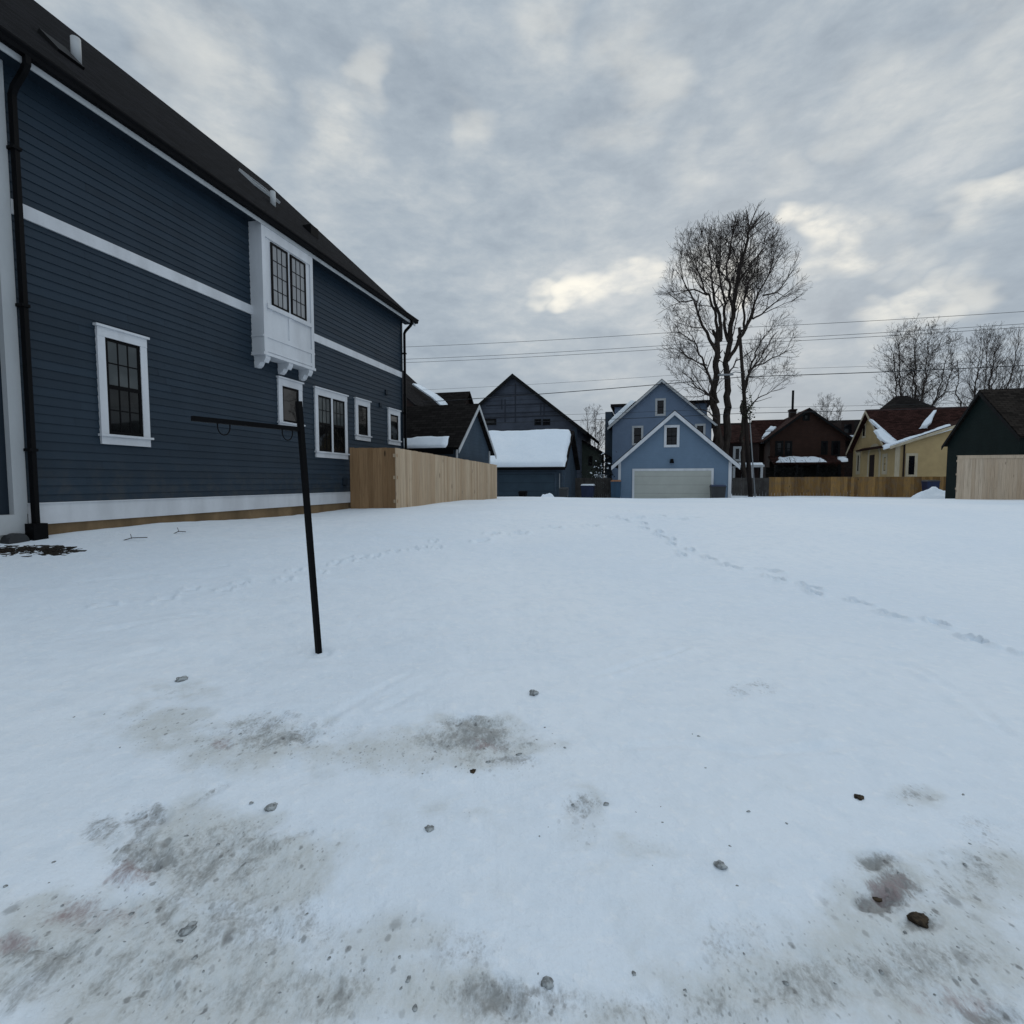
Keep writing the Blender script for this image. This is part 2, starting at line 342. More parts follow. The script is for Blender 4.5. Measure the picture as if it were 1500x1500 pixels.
# ------------------------------------------------------------------ mesh builder and scene bookkeeping
class MB:
    def __init__(s): s.v = []; s.f = []
    def add(s, vs, fs):
        o = len(s.v); s.v += [Vector(p) for p in vs]; s.f += [tuple(i+o for i in f) for f in fs]; return s
    def box(s, x0, x1, y0, y1, z0, z1):
        return s.add([(x0,y0,z0),(x1,y0,z0),(x1,y1,z0),(x0,y1,z0),(x0,y0,z1),(x1,y0,z1),(x1,y1,z1),(x0,y1,z1)],
                     [(3,2,1,0),(4,5,6,7),(0,1,5,4),(1,2,6,5),(2,3,7,6),(3,0,4,7)])
    def hexa(s, lo, hi):
        """two matching polygons joined by side faces"""
        n = len(lo)
        return s.add(list(lo)+list(hi), [tuple(range(n))[::-1], tuple(range(n, 2*n))]+[(i, (i+1) % n, (i+1) % n+n, i+n) for i in range(n)])
    def slab(s, quad, th):
        q_ = [Vector(p) for p in quad]; n = (q_[1]-q_[0]).cross(q_[2]-q_[0]).normalized()
        if n.z < 0: q_ = q_[::-1]; n = -n
        return s.hexa([p-n*th for p in q_], q_)
    def tube(s, pts, r, k=8, cap=True, r1=None):
        pts = [Vector(p) for p in pts]; n = len(pts); o = len(s.v)
        for i, p in enumerate(pts):
            d = (pts[min(i+1, n-1)]-pts[max(i-1, 0)]).normalized()
            x = d.orthogonal().normalized() if i == 0 else (x-d*x.dot(d)).normalized()
            y = d.cross(x); rr = r if r1 is None else r+(r1-r)*i/(n-1)
            for j in range(k): t = 2*math.pi*j/k; s.v.append(p+(x*math.cos(t)+y*math.sin(t))*rr)
        for i in range(n-1):
            for j in range(k): s.f.append((o+i*k+j, o+i*k+(j+1) % k, o+(i+1)*k+(j+1) % k, o+(i+1)*k+j))
        if cap: s.f.append(tuple(o+j for j in range(k))[::-1]); s.f.append(tuple(o+(n-1)*k+j for j in range(k)))
        return s
    def build(s, name, mat, parent=None, smooth=False, origin=None):
        org = Vector(parent['o']) if parent is not None and 'o' in parent else Vector((0,0,0))
        if origin is not None: org = Vector(origin)
        me = bpy.data.meshes.new(name); me.from_pydata([p-org for p in s.v], [], s.f); me.update()
        if mat is not None: me.materials.append(MT[mat] if isinstance(mat, str) else mat)
        if smooth: me.shade_smooth()
        o = bpy.data.objects.new(name, me); C.objects.link(o)
        if parent is not None: o.parent = parent; o['o'] = tuple(org)
        return o
def tag(o, label=None, cat=None, group=None, kind=None):
    if label: o['label'] = label
    if cat: o['category'] = cat
    if group: o['group'] = group
    if kind: o['kind'] = kind
    return o
def thing(name, label, cat, a, b, z, group=None):
    """Empty in the lot frame; its parts are written in lot coordinates"""
    e = bpy.data.objects.new(name, None); C.objects.link(e); e.empty_display_size = .3
    e.location = lot(a, b, z); e.rotation_euler = (0, 0, -TH); e['o'] = (a, b, z); return tag(e, label, cat, group)
def thingw(name, label, cat, p, group=None):
    """Empty in world axes"""
    e = bpy.data.objects.new(name, None); C.objects.link(e); e.location = p; e['o'] = tuple(p); return tag(e, label, cat, group)
class Face:
    """box helper on a facade: s along it, z up, d outwards"""
    def __init__(s, axis, c, sign): s.ax, s.c, s.sg = axis, c, sign
    def box(s, mb, s0, s1, z0, z1, d0, d1):
        lo, hi = sorted((s.c+s.sg*d0, s.c+s.sg*d1))
        if s.ax == 'a': mb.box(lo, hi, s0, s1, z0, z1)
        else: mb.box(s0, s1, lo, hi, z0, z1)

def window(parent, face, s0, s1, z0, z1, trim=.11, head=.15, sill=True, lights=1, cols=0, rows=0, hung=True, sash='black', frame='white', pane='glass', d=.0, label=None, fancy=True, upper=None):
    """s0..z1 are the outside of the casing"""
    m = MB(); a = .155 if sill else trim
    face.box(m, s0, s0+trim, z0+a, z1-head, d-.01, d+.035); face.box(m, s1-trim, s1, z0+a, z1-head, d-.01, d+.035)
    face.box(m, s0, s1, z1-head, z1-.03 if fancy else z1, d-.01, d+.04)
    if fancy: face.box(m, s0-.03, s1+.03, z1-.03, z1+.005, d-.01, d+.07)
    if sill:
        face.box(m, s0-.03, s1+.03, z0+a-.035, z0+a, d-.01, d+.075); face.box(m, s0, s1, z0, z0+a-.035, d-.01, d+.036)
    else: face.box(m, s0, s1, z0, z0+a, d-.01, d+.036)
    i0, i1, y0, y1 = s0+trim, s1-trim, z0+a, z1-head
    mull = .07; wl = (i1-i0-mull*(lights-1))/lights
    for k in range(1, lights): x = i0+k*wl+(k-1)*mull; face.box(m, x, x+mull, y0, y1, d-.01, d+.034)
    w = m.build('window', frame, parent)
    if label: w['label'] = label
    for k in range(lights):
        x0 = i0+k*(wl+mull); x1 = x0+wl; t = .045; sm = MB()
        face.box(sm, x0, x0+t, y0, y1, d-.01, d+.022); face.box(sm, x1-t, x1, y0, y1, d-.01, d+.022)
        face.box(sm, x0+t, x1-t, y0, y0+t*1.2, d-.01, d+.022); face.box(sm, x0+t, x1-t, y1-t, y1, d-.01, d+.022)
        ym = (y0+y1)/2
        if hung: face.box(sm, x0+t, x1-t, ym-.03, ym+.03, d-.01, d+.023)
        segs = [(y0+t*1.2, ym-.03), (ym+.03, y1-t)] if hung else [(y0+t*1.2, y1-t)]
        if cols:
            for (u0, u1) in segs:
                for c in range(1, cols): x = x0+t+(x1-x0-2*t)*c/cols; face.box(sm, x-.009, x+.009, u0, u1, d-.01, d+.017)
                for r in range(1, rows): y = u0+(u1-u0)*r/rows; face.box(sm, x0+t, x1-t, y-.009, y+.009, d-.01, d+.0165)
        sm.build('sash', sash, w)
        if hung and upper:
            p = MB(); face.box(p, x0+t*.5, x1-t*.5, y0+t*.5, ym, d-.012, d+.010); p.build('pane', pane, w)
            p = MB(); face.box(p, x0+t*.5, x1-t*.5, ym, y1-t*.5, d-.012, d+.010); p.build('pane', upper, w)
        else:
            p = MB(); face.box(p, x0+t*.5, x1-t*.5, y0+t*.5, y1-t*.5, d-.012, d+.010); p.build('pane', pane, w)
    return w

# ------------------------------------------------------------------ the snow field
def make_ground():
    th = np.concatenate([np.linspace(-62, 62, 1000), np.linspace(62, 298, 120)[1:-1]]); th = np.radians(th)
    r = np.concatenate([[0.02], np.geomspace(.55, 48, 640), np.geomspace(50, 900, 40)])
    RR, TT = np.meshgrid(r, th, indexing='ij'); x = RR*np.sin(TT); y = RR*np.cos(TT)
    z = base_z(x, y); dirt = np.zeros(x.shape+(4,), np.float32); dirt[..., 3] = 1
    near = 1-sst(RR, 4, 9)
    z += .016*fbm(x*1.3, y*1.3, 4)*(.4+.6*sst(RR, 1, 4)) + .030*fbm(x*3.4, y*3.4, 5)*near + .010*np.abs(fbm(x*11+3, y*11, 3))*near*sst(fbm(x*.8, y*.8, 2), -.1, .25)
    # wind ripples and old soft ruts
    z += .013*(1-np.abs(fbm(x*.9+y*.5, y*1.8-x*.3, 3)*4))*sst(RR, 3, 5)*(1-sst(RR, 12, 18))
    def dents(pts, rx, ry, depth, ang, rim=.35):
        for (X, Y), an in zip(pts, ang):
            c, s = math.cos(an), math.sin(an); dx, dy = x-X, y-Y
            near_ = (np.abs(dx) < 1.2) & (np.abs(dy) < 1.2)
            ux = (dx[near_]*c+dy[near_]*s)/rx; uy = (-dx[near_]*s+dy[near_]*c)/ry; d = np.sqrt(ux*ux+uy*uy)
            w = 1+.5*fbm(x[near_]*9, y[near_]*9, 2)
            z[near_] += -depth*w*(1-sst(d, .55, 1.05)) + depth*rim*w*np.exp(-((d-1.25)/.28)**2)*(1+.6*np.sin(3*np.arctan2(uy, ux)+X*7))
    rs = random.Random(5)
    def trail(px_pts, step, side, rx, ry, depth, jit=.1, rim=.35):
        ps = [ground_at(*p) for p in px_pts]; out = []; an = []; k = 0
        for p, q_ in zip(ps, ps[1:]):
            L = (q_-p).length; n = max(1, int(L/step)); dv = (q_-p); t = math.atan2(dv.y, dv.x); nx, ny = -math.sin(t), math.cos(t)
            for i in range(n):
                f = (i+rs.uniform(-.15, .15))/n; sg = side if k % 2 else -side; k += 1
                out.append((p.x+dv.x*f+nx*sg+rs.uniform(-jit, jit), p.y+dv.y*f+ny*sg+rs.uniform(-jit, jit))); an.append(t+rs.uniform(-.25, .25))
        dents(out, rx, ry, depth, an, rim)
    trail([(1500, 968), (1435, 940), (1320, 902), (1245, 882), (1180, 860), (1120, 838), (1070, 830), (1010, 812), (985, 792), (935, 768), (905, 757)], .36, .10, .15, .062, .075, .06)
    trail([(1000, 762), (930, 758), (900, 760), (860, 769), (760, 779), (650, 796)], .62, .12, .19, .085, .06, .07)
    trail([(650, 796), (510, 822), (430, 842), (270, 870), (150, 890), (60, 903)], .27, .07, .10, .05, .022, .13, .9)
    trail([(1010, 760), (975, 756), (930, 750), (905, 752)], .5, .16, .17, .08, .05, .1)
    def rut(pts, wd, depth, ch=None, st=.6):
        ps = [ground_at(*p) for p in pts]; best = np.full(x.shape, 9.0)
        for p, q_ in zip(ps, ps[1:]):
            dx, dy = q_.x-p.x, q_.y-p.y; L2 = dx*dx+dy*dy; t = np.clip(((x-p.x)*dx+(y-p.y)*dy)/L2, 0, 1)
            best = np.minimum(best, np.hypot(x-p.x-t*dx, y-p.y-t*dy))
        best = best+.35*wd*fbm(x*7, y*7, 3)*2; am = np.clip(.75+1.6*fbm(x*2.3+9, y*2.3, 3), .1, 1.4)
        am *= np.clip(.4+2.2*fbm(x*.9+2, y*.9+5, 2), 0, 1); z[...] += am*(-depth*np.exp(-(best/wd)**2)+depth*.6*np.exp(-((best-2*wd)/wd)**2))
        if ch is not None: dirt[..., ch] = np.maximum(dirt[..., ch], st*(1-sst(best, 0, wd*2.2)))
    for r_ in ([(471, 1060), (527, 1024), (604, 988), (666, 962)], [(287, 1034), (328, 998), (374, 970)], [(0, 1019), (128, 978), (230, 955)], [(801, 1019), (860, 995), (919, 978), (1006, 952)],
               [(1200, 960), (1334, 978), (1410, 1019), (1480, 1080)], [(560, 1040), (640, 1000), (760, 975)], [(0, 960), (120, 930), (300, 900)], [(60, 1120), (180, 1070), (300, 1040)], [(880, 1100), (980, 1090), (1110, 1105), (1240, 1095)],
               [(400, 975), (520, 950), (640, 945)], [(0, 870), (160, 850), (330, 830)]):
        rut(r_, .034, .016)
    rut([(232, 1185), (205, 1218), (172, 1262)], .022, .012, 0, .9); rut([(328, 1149), (300, 1166), (271, 1183)], .02, .008, 0, .5); rut([(10, 1415), (60, 1408), (105, 1396)], .016, .008, 0, .7); rut([(453, 1221), (405, 1236)], .015, .006, 0, .5)
    p_ = ground_at(467, 957); dents([(p_.x, p_.y)], .12, .12, .022, [0], .25)   # hollow melted round the post
    # dirty slush patches: (photo point, half sizes, tilt, strength) -> ellipses lying on the ground
    def blob(px, py, rx, ry, st, ch, rough=.5):
        c = ground_at(px, py); e1 = ground_at(px+rx, py)-c; e2 = ground_at(px, py+ry)-c
        M = np.linalg.inv(np.array([[e1.x, e2.x], [e1.y, e2.y]])); dx, dy = x-c.x, y-c.y
        u = M[0, 0]*dx+M[0, 1]*dy; v = M[1, 0]*dx+M[1, 1]*dy
        d = np.sqrt(u*u+v*v)+rough*fbm(x*4.3+px*.01, y*4.3, 4)*1.6
        mk = st*(1-sst(d, .15, 1.15)); dirt[..., ch] = np.maximum(dirt[..., ch], mk); return mk
    G, RD, FL = 0, 1, 2
    for b in ((390,1072,150,40,.62,G),(330,1090,26,11,.7,RD),(430,1078,40,25,.8,G),(700,1082,110,42,.8,G),(712,1092,45,14,.65,RD),(690,1060,60,14,.7,G),(740,1112,60,14,.95,G),
              (240,1065,130,46,.7,FL),(590,1105,260,55,.72,FL),(380,1090,240,65,.65,FL),(700,1090,150,60,.85,FL),(270,1010,90,30,.4,FL),
              (205,1215,42,70,.72,G),(230,1192,22,22,.85,G),(150,1215,42,34,.62,G),(190,1280,52,30,.75,RD),(215,1260,60,40,.8,G),(130,1335,110,36,.62,RD),(20,1385,60,26,.75,RD),(50,1400,90,20,.8,G),
              (320,1258,130,72,.62,G),(360,1230,90,50,.6,G),(300,1350,260,90,.55,G),(140,1420,260,90,.5,G),(420,1450,330,70,.46,G),(200,1390,420,160,1.0,FL),(500,1460,460,90,.85,FL),(340,1250,200,120,1.0,FL),(570,1370,130,70,.6,FL),
              (715,1462,80,45,.85,G),(690,1400,110,70,.4,G),(850,1200,60,75,.45,FL),(940,1232,110,34,.32,FL),(850,1180,40,22,.5,G),(800,1470,130,50,.6,G),
              (1302,1302,60,46,.9,RD),(1306,1302,60,46,1.35,G),(1286,1320,40,20,1.6,G),(1281,1264,42,24,1.3,G),(1345,1352,34,16,1.3,G),(1425,1285,95,62,.55,G),(1430,1300,110,70,.6,FL),(1340,1412,170,60,.6,G),(1410,1468,140,45,.6,RD),(1450,1490,120,40,.9,G),
              (1340,1390,330,170,.9,FL),(1200,1450,330,110,.8,FL),(1310,1300,150,90,.8,FL),(1440,1290,160,110,.8,FL),(1180,1440,170,70,.5,G),(1000,1480,260,50,.45,G),(1338,1165,50,30,.6,FL),(1338,1160,26,16,.6,G),(960,1500,460,60,.6,FL),(1090,1380,120,60,.38,G),(1440,1220,60,40,.4,G),(1100,1010,60,18,.35,G),(680,1190,70,25,.4,FL)):
        mk = blob(*b)
        if b[5] != FL: z += mk*(.045*fbm(x*14, y*14, 3)+.05*np.abs(fbm(x*8+2, y*8, 3))-.012)
    # low melt film all along the road edge
    film = (1-sst(RR, 1.0, 4.6))*.16; dirt[..., 2] = np.maximum(dirt[..., 2], film)
    # snow drifted along the fence foot and a few bumps
    def hump(X, Y, r0, h):
        d2 = ((x-X)**2+(y-Y)**2)/(r0*r0); z[...] += h*np.exp(-d2)
    for px, py, r0, h in ((540, 743, .5, .12), (520, 741, .4, .1), (640, 742, .6, .06)):
        p = ground_at(px, py); hump(p.x, p.y, r0, h)
    SURF.update(r=r, th=th, z=z)
    n0, n1_ = x.shape
    co = np.stack([x, y, z], -1).reshape(-1, 3)
    i, j = np.meshgrid(np.arange(n0-1), np.arange(n1_), indexing='ij'); j2 = (j+1) % n1_
    fa = np.stack([i*n1_+j, i*n1_+j2, (i+1)*n1_+j2, (i+1)*n1_+j], -1).reshape(-1, 4)[:, ::-1]
    me = bpy.data.meshes.new('snow_ground'); me.vertices.add(len(co)); me.vertices.foreach_set('co', co.ravel())
    me.loops.add(fa.size); me.loops.foreach_set('vertex_index', fa.ravel().astype(np.int32))
    me.polygons.add(len(fa)); me.polygons.foreach_set('loop_start', np.arange(0, fa.size, 4, dtype=np.int32)); me.polygons.foreach_set('loop_total', np.full(len(fa), 4, np.int32))
    me.update(calc_edges=True); me.shade_smooth()
    at_ = me.attributes.new('dirt', 'FLOAT_COLOR', 'POINT'); at_.data.foreach_set('color', dirt.reshape(-1))
    me.materials.append(MT['snow'])
    o = bpy.data.objects.new('snow_ground', me); C.objects.link(o); tag(o, kind='structure')
make_ground()

# ------------------------------------------------------------------ big navy house on the left
A0 = -8.12; B0, B1 = 5.02, 16.14; ZE = 6.93; OV = .34; BE0, BE1 = 0.3, 16.52
AR, ZR = -13.56, 12.35; AW = AR-(A0-AR)
H = thing('navy_house', 'large navy two-storey house with white trim and oriel window on the left', 'house', A0, B0, .6)
fr = Face('a', A0, 1)
m = MB()                                             # body behind the siding
m.hexa([(A0-.06, BE0+.5, .1), (AW, BE0+.5, .1), (AW, BE0+.5, ZE), (AR, BE0+.5, ZR-.35), (A0-.06, BE0+.5, ZE)],
       [(A0-.06, B1-.03, .1), (AW, B1-.03, .1), (AW, B1-.03, ZE), (AR, B1-.03, ZR-.35), (A0-.06, B1-.03, ZE)])
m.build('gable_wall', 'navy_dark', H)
def lap(mb, face, s0, s1, z0, z1, exp, th=.014, d=0.0, rs=random.Random(17)):
    n = int(round((z1-z0)/exp)); e = (z1-z0)/n
    def P(s, dd, z): return (face.c+face.sg*dd, s, z) if face.ax == 'a' else (s, face.c+face.sg*dd, z)
    for k in range(n):
        a, b = z0+k*e, z0+(k+1)*e; cuts = [s0]; c = s0+rs.uniform(.6, 3.6)
        while c < s1-.5: cuts.append(c); c += 3.66
        cuts.append(s1)
        for u, v in zip(cuts, cuts[1:]):
            t = th+rs.uniform(-.0015, .0015); v -= .003; w = rs.uniform(-.0015, .0015)
            mb.add([P(u, d+t, a+w), P(v, d+t, a+w), P(v, d, b), P(u, d, b), P(u, d-.004, a+w), P(v, d-.004, a+w)], [(0, 1, 2, 3), (4, 5, 1, 0)])
m = MB(); lap(m, fr, B0, B1-.08, 1.19, ZE-.02, .125); m.build('siding', 'navy', H)
m = MB(); lap(m, Face('a', A0-.25, 1), .8, B0-.12, 1.0, ZE-.02, .125); m.build('siding', 'navy_dark', H)  # recessed wall, its shade put into the darker navy colour
m = MB(); fr.box(m, B0, B1-.08, 5.0, 5.185, -.01, .035); m.build('belt_board', 'white', H)
m = MB(); fr.box(m, B0, B1-.08, .905, 1.19, -.03, .03); fr.box(m, B0, B1-.08, 1.19, 1.205, -.02, .05); m.build('skirt_board', 'white', H)
m = MB(); fr.box(m, B0-.05, B1-.02, -.2, .904, -.3, -.03); m.build('foundation', 'found', H)
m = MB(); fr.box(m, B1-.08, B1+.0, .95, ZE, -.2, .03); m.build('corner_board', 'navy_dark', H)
m = MB(); fr.box(m, B0-.16, B0-.004, 1.06, ZE, -.3, .03); m.build('corner_board', 'offwhite', H)
m = MB(); fr.box(m, .8, B0-.02, .80, 1.06, -.3, .035); m.build('skirt_board', 'offwhite', H)
m = MB(); fr.box(m, .8, B0-.10, -.1, .80, -.34, .0); m.build('porch_base', 'conc', H)
# roof
m = MB(); sl_ = (ZR-ZE)/(A0+OV+.0-AR); ae = A0+OV
m.slab([(ae, BE0, ZE+.10), (ae, BE1, ZE+.10), (AR, BE1, ZR), (AR, BE0, ZR)], .10)
m.slab([(2*AR-ae, BE0, ZE+.10), (2*AR-ae, BE1, ZE+.10), (AR-.001, BE1, ZR), (AR-.001, BE0, ZR)], .10)
roof = m.build('roof', 'roof1', H)
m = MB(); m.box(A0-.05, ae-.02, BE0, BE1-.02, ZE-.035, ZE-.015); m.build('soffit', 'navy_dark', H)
m = MB(); m.box(ae-.02, ae, BE0, BE1-.01, ZE-.115, ZE+.09); m.build('fascia', 'offwhite', H)
m = MB()                                              # K style gutter
pf = [(.002, .085), (.002, -.035), (.085, -.035), (.105, .01), (.095, .03), (.125, .06), (.125, .085), (.105, .085), (.105, .065), (.075, -.01), (.02, -.02), (.02, .085)]
m.hexa([(ae+p, BE0, ZE+z_) for p, z_ in pf][::-1], [(ae+p, BE1, ZE+z_) for p, z_ in pf][::-1]); m.build('gutter', 'bronze', H)
m = MB()                                              # rake boards at the far gable
m.slab([(ae+.02, BE1, ZE+.09), (ae+.02, BE1+.03, ZE+.09), (AR, BE1+.03, ZR-.01), (AR, BE1, ZR-.01)], .17); m.build('rake_board', 'bronze', H)
m = MB(); m.hexa([(A0, B1+.01, ZE-.02), (ae-.02, B1+.01, ZE-.02), (A0, B1+.01, ZE+.3)][::-1], [(A0, BE1-.03, ZE-.02), (ae-.02, BE1-.03, ZE-.02), (A0, BE1-.03, ZE+.3)][::-1]); m.build('eave_return', 'white', H)
# downspouts
def spout(b, w, zt, zb, dd=.11):
    m = MB(); o = A0+dd
    m.tube([(ae+.06, b, ZE-.03), (ae+.06, b, ZE-.12), (ae+.0, b, ZE-.2), (o+.05, b, ZE-.36), (o, b, ZE-.45), (o, b, zb)], w*.5*1.15, 4)
    for z_ in (1.9, 3.8, 5.8): m.box(A0+.03, o+w*.6, b-w*.62, b+w*.62, z_, z_+.04)
    return m
m = spout(B0+.03, .078, ZE, .62); m.build('downspout', 'bronze', H)
m = MB(); m.box(A0+.03, A0+.20, B0-.055, B0+.115, .5, .93)
m.build('drain_adapter', 'bronze', H)
m = MB(); m.tube([(A0-.02, B0-.2, .70), (A0+.16, B0-.2, .70)], .12, 18); m.build('drain_cover', 'bingrey', H)
m = spout(B1-.02, .09, ZE, .7); m.build('downspout', 'bronze', H)
# windows
def wall_win(px0, py0, px1, py1, **kw):
    b0_, zt = on_a(px0, py0, A0); b1_, zb = on_a(px1, py1, A0); return window(H, fr, b0_, b1_, zb, zt, d=.012, **kw)
wall_win(138, 474, 218, 655, cols=3, rows=2, trim=.115, head=.17, upper='curtain')
wall_win(405, 551, 442, 632, hung=False, trim=.13, head=.19)
wall_win(459, 566, 508, 673, lights=2, cols=3, rows=2, trim=.12, head=.19, upper='curtain')
wall_win(518.5, 582, 541, 647, hung=False, trim=.14, head=.19)
wall_win(567, 597, 585, 653, hung=False, trim=.14, head=.19)
# oriel
PB = .30; ob0, ob1 = 9.24, 10.92; zb_ = 4.22; fo = Face('a', A0+PB, 1)
m = MB(); m.box(A0-.02, A0+PB, ob0, ob1, zb_, ZE-.036); m.box(A0-.02, A0+PB+.03, ob0-.03, ob1+.03, zb_-.06, zb_); m.box(A0-.02, A0+PB+.02, ob0-.02, ob1+.02, zb_+.32, zb_+.36)
fo.box(m, ob0, ob0+.1, zb_, ZE-.04, 0, .022); fo.box(m, ob1-.1, ob1, zb_, ZE-.04, 0, .022); fo.box(m, ob0+.1, ob1-.1, ZE-.32, ZE-.04, 0, .024)
zs = zb_+1.02
fo.box(m, ob0+.1, ob1-.1, zs-.09, zs, 0, .05); fo.box(m, ob0+.1, ob1-.1, zb_+.36, zb_+.42, 0, .02)
om = (ob0+ob1)/2; fo.box(m, om-.05, om+.05, zb_+.42, zs-.09, 0, .021)
fo.box(m, ob0+.1, ob1-.1, zb_+.02, zb_+.1, 0, .02)
orl = m.build('oriel', 'white', H)
def sub_sash(x0, x1, y0, y1):
    sm = MB(); t = .045; d = .0
    for (u0, u1, v0, v1) in ((x0, x0+t, y0, y1), (x1-t, x1, y0, y1), (x0+t, x1-t, y0, y0+t), (x0+t, x1-t, y1-t, y1)): fo.box(sm, u0, u1, v0, v1, d, d+.028)
    for c in (1, 2): x = x0+t+(x1-x0-2*t)*c/3; fo.box(sm, x-.008, x+.008, y0+t, y1-t, d, d+.02)
    for c in (1, 2, 3): y = y0+t+(y1-y0-2*t)*c/4; fo.box(sm, x0+t, x1-t, y-.008, y+.008, d, d+.0195)
    sm.build('sash', 'black', orl); p = MB(); fo.box(p, x0+.01, x1-.01, y0+.01, y1-.01, .001, .012); p.build('pane', 'blind', orl)
zt_ = ZE-.36
sub_sash(ob0+.27, om-.045, zs+.01, zt_); sub_sash(om+.045, ob1-.27, zs+.01, zt_)
for b in (ob0+.12, om, ob1-.12):
    pr = [(0, 0), (.30, 0), (.30, -.06), (.25, -.14), (.17, -.12), (.12, -.2), (.06, -.24), (0, -.24)]
    m = MB(); m.hexa([(A0+p, b-.07, zb_-.06+z_) for p, z_ in pr], [(A0+p, b+.07, zb_-.06+z_) for p, z_ in pr]); m.build('bracket', 'white', H)
# wall vents and tap
for px, py, s_ in ((565, 575, .07), (556, 593, .06), (504, 705, .1)):
    b, z_ = on_a(px, py, A0); m = MB(); fr.box(m, b-s_, b+s_, z_-s_, z_+s_, 0, .05); fr.box(m, b-s_*.7, b+s_*.7, z_-s_*1.2, z_-s_, 0, .09); m.build('wall_vent', 'navy_dark', H)
# roof fittings
pn = Vector((ZR-ZE-.1, 0, ae-AR)); pd = pn.dot(Vector((ae, 0, ZE+.1)))
def on_roof(px, py): return hit(px, py, pn, pd)
p = on_roof(112, 88); m = MB(); m.tube([p+Vector((0, 0, -.05)), p+Vector((0, 0, .36))], .075, 12); m.build('vent_pipe', 'offwhite', roof, True)
p = on_roof(92, 78)
m = MB(); m.slab([p+Vector((.2, -.2, -.12)), p+Vector((.2, .2, -.12)), p+Vector((-.2, .2, .28)), p+Vector((-.2, -.2, .28))], .12); m.build('box_vent', 'bronze', roof)
p = on_roof(400, 300); m = MB(); m.tube([p+Vector((0, 0, -.05)), p+Vector((0, 0, .34))], .07, 12); m.build('vent_pipe', 'offwhite', roof, True)
p = on_roof(380, 275); sd = Vector((AR-ae, 0, ZR-ZE-.1)).normalized(); bn = Vector((0, 1, 0)); nn = pn.normalized()
m = MB()
def sky_quad(u0, u1, v0, v1, h): return [p+bn*u0+sd*v0+nn*h, p+bn*u1+sd*v0+nn*h, p+bn*u1+sd*v1+nn*h, p+bn*u0+sd*v1+nn*h]
for (u0, u1, v0, v1) in ((-.5, .5, -.36, -.33), (-.5, .5, .33, .36), (-.5, -.47, -.33, .33), (.47, .5, -.33, .33)): m.slab(sky_quad(u0, u1, v0, v1, .07), .09)
sk = m.build('skylight', 'offwhite', roof); m = MB(); m.slab(sky_quad(-.47, .47, -.33, .33, .045), .03); m.build('pane', 'glass', sk)
p = on_roof(455, 341); m = MB(); m.box(p.x-.14, p.x+.14, p.y-.18, p.y+.18, p.z-.12, p.z+.16); m.build('box_vent', 'bronze', roof)

# ------------------------------------------------------------------ board fences
def fence_run(parent, p0, p1, top, mat, name='board_panel', bw=.14, gap=.004, th=.02, rails=True, cap=False, z_under=-.12, dog=False, seed=1):
    """p0, p1 in lot (a, b); top: height(s) of the fence top"""
    rs = random.Random(seed); p0 = Vector(p0); p1 = Vector(p1); L = (p1-p0).length; d = (p1-p0)/L; nrm = Vector((-d.y, d.x)); n = int(L/bw); bw = L/n; m = MB()
    for k in range(n):
        s0 = k*bw+gap/2; s1 = (k+1)*bw-gap/2; f = (k+.5)/n; j = rs.uniform(0, .006); tz = top[0]+(top[1]-top[0])*f+rs.uniform(-.006, .006)
        q0 = p0+d*s0; q1 = p0+d*s1; w = lot(q0.x, q0.y); bz = gz(w.x, w.y)+z_under
        c = [q0+nrm*j, q1+nrm*j, q1+nrm*(j+th), q0+nrm*(j+th)]
        m.hexa([(v.x, v.y, bz) for v in c], [(v.x, v.y, tz) for v in c])
    o = m.build(name, mat, parent)
    if rails:
        m = MB(); k = nrm*(th+.012)
        for z_ in (.25, .9, 1.5):
            c = [p0+k, p1+k, p1+k+nrm*.05, p0+k+nrm*.05]
            w0 = top[0]-1.75+z_; w1 = top[1]-1.75+z_
            m.hexa([(c[0].x, c[0].y, w0), (c[1].x, c[1].y, w1), (c[2].x, c[2].y, w1), (c[3].x, c[3].y, w0)], [(c[0].x, c[0].y, w0+.09), (c[1].x, c[1].y, w1+.09), (c[2].x, c[2].y, w1+.09), (c[3].x, c[3].y, w0+.09)])
        m.build('rail', mat, o)
    if cap:
        m = MB(); c = [p0-nrm*.03, p1-nrm*.03, p1+nrm*.09, p0+nrm*.09]
        t = [top[0], top[1], top[1], top[0]]; m.hexa([(v.x, v.y, z_+.008) for v, z_ in zip(c, t)], [(v.x, v.y, z_+.045) for v, z_ in zip(c, t)])
        m.build('cap_board', mat, parent)
        m = MB(); c = [p0-nrm*.024, p1-nrm*.024, p1-nrm*.004, p0-nrm*.004]; m.hexa([(v.x, v.y, z_-.1) for v, z_ in zip(c, t)], [(v.x, v.y, z_+.004) for v, z_ in zip(c, t)]); m.build('trim_board', mat, parent)
    return o
bf, zf = on_a(509, 656, A0); af = on_b(580, 656, bf)[0]; zfc = on_b(580, 656, bf)[1]; be, ze2 = on_a(728, 681, af)
FN = thing('board_fence', 'new unpainted cedar privacy fence turning a corner beside the navy house', 'fence', af, bf, .7)
fence_run(FN, (A0+.06, bf), (af, bf), (zf, zfc), 'cedarshade', seed=2)
fence_run(FN, (af, bf-.02), (af, be), (zfc, ze2), 'cedar', seed=3)
FR0 = on_b(1403, 668, 27.7); FR1 = on_b(1500, 665, 27.7)
FE = thing('board_fence', 'pale new cedar fence with capped top in front of the dark green garage', 'fence', FR0[0], 27.7, .6)
fence_run(FE, (FR0[0], 27.7), (FR0[0]+14, 27.7), (FR0[1]-.02, FR0[1]-.02), 'cedarR', cap=True, seed=4)

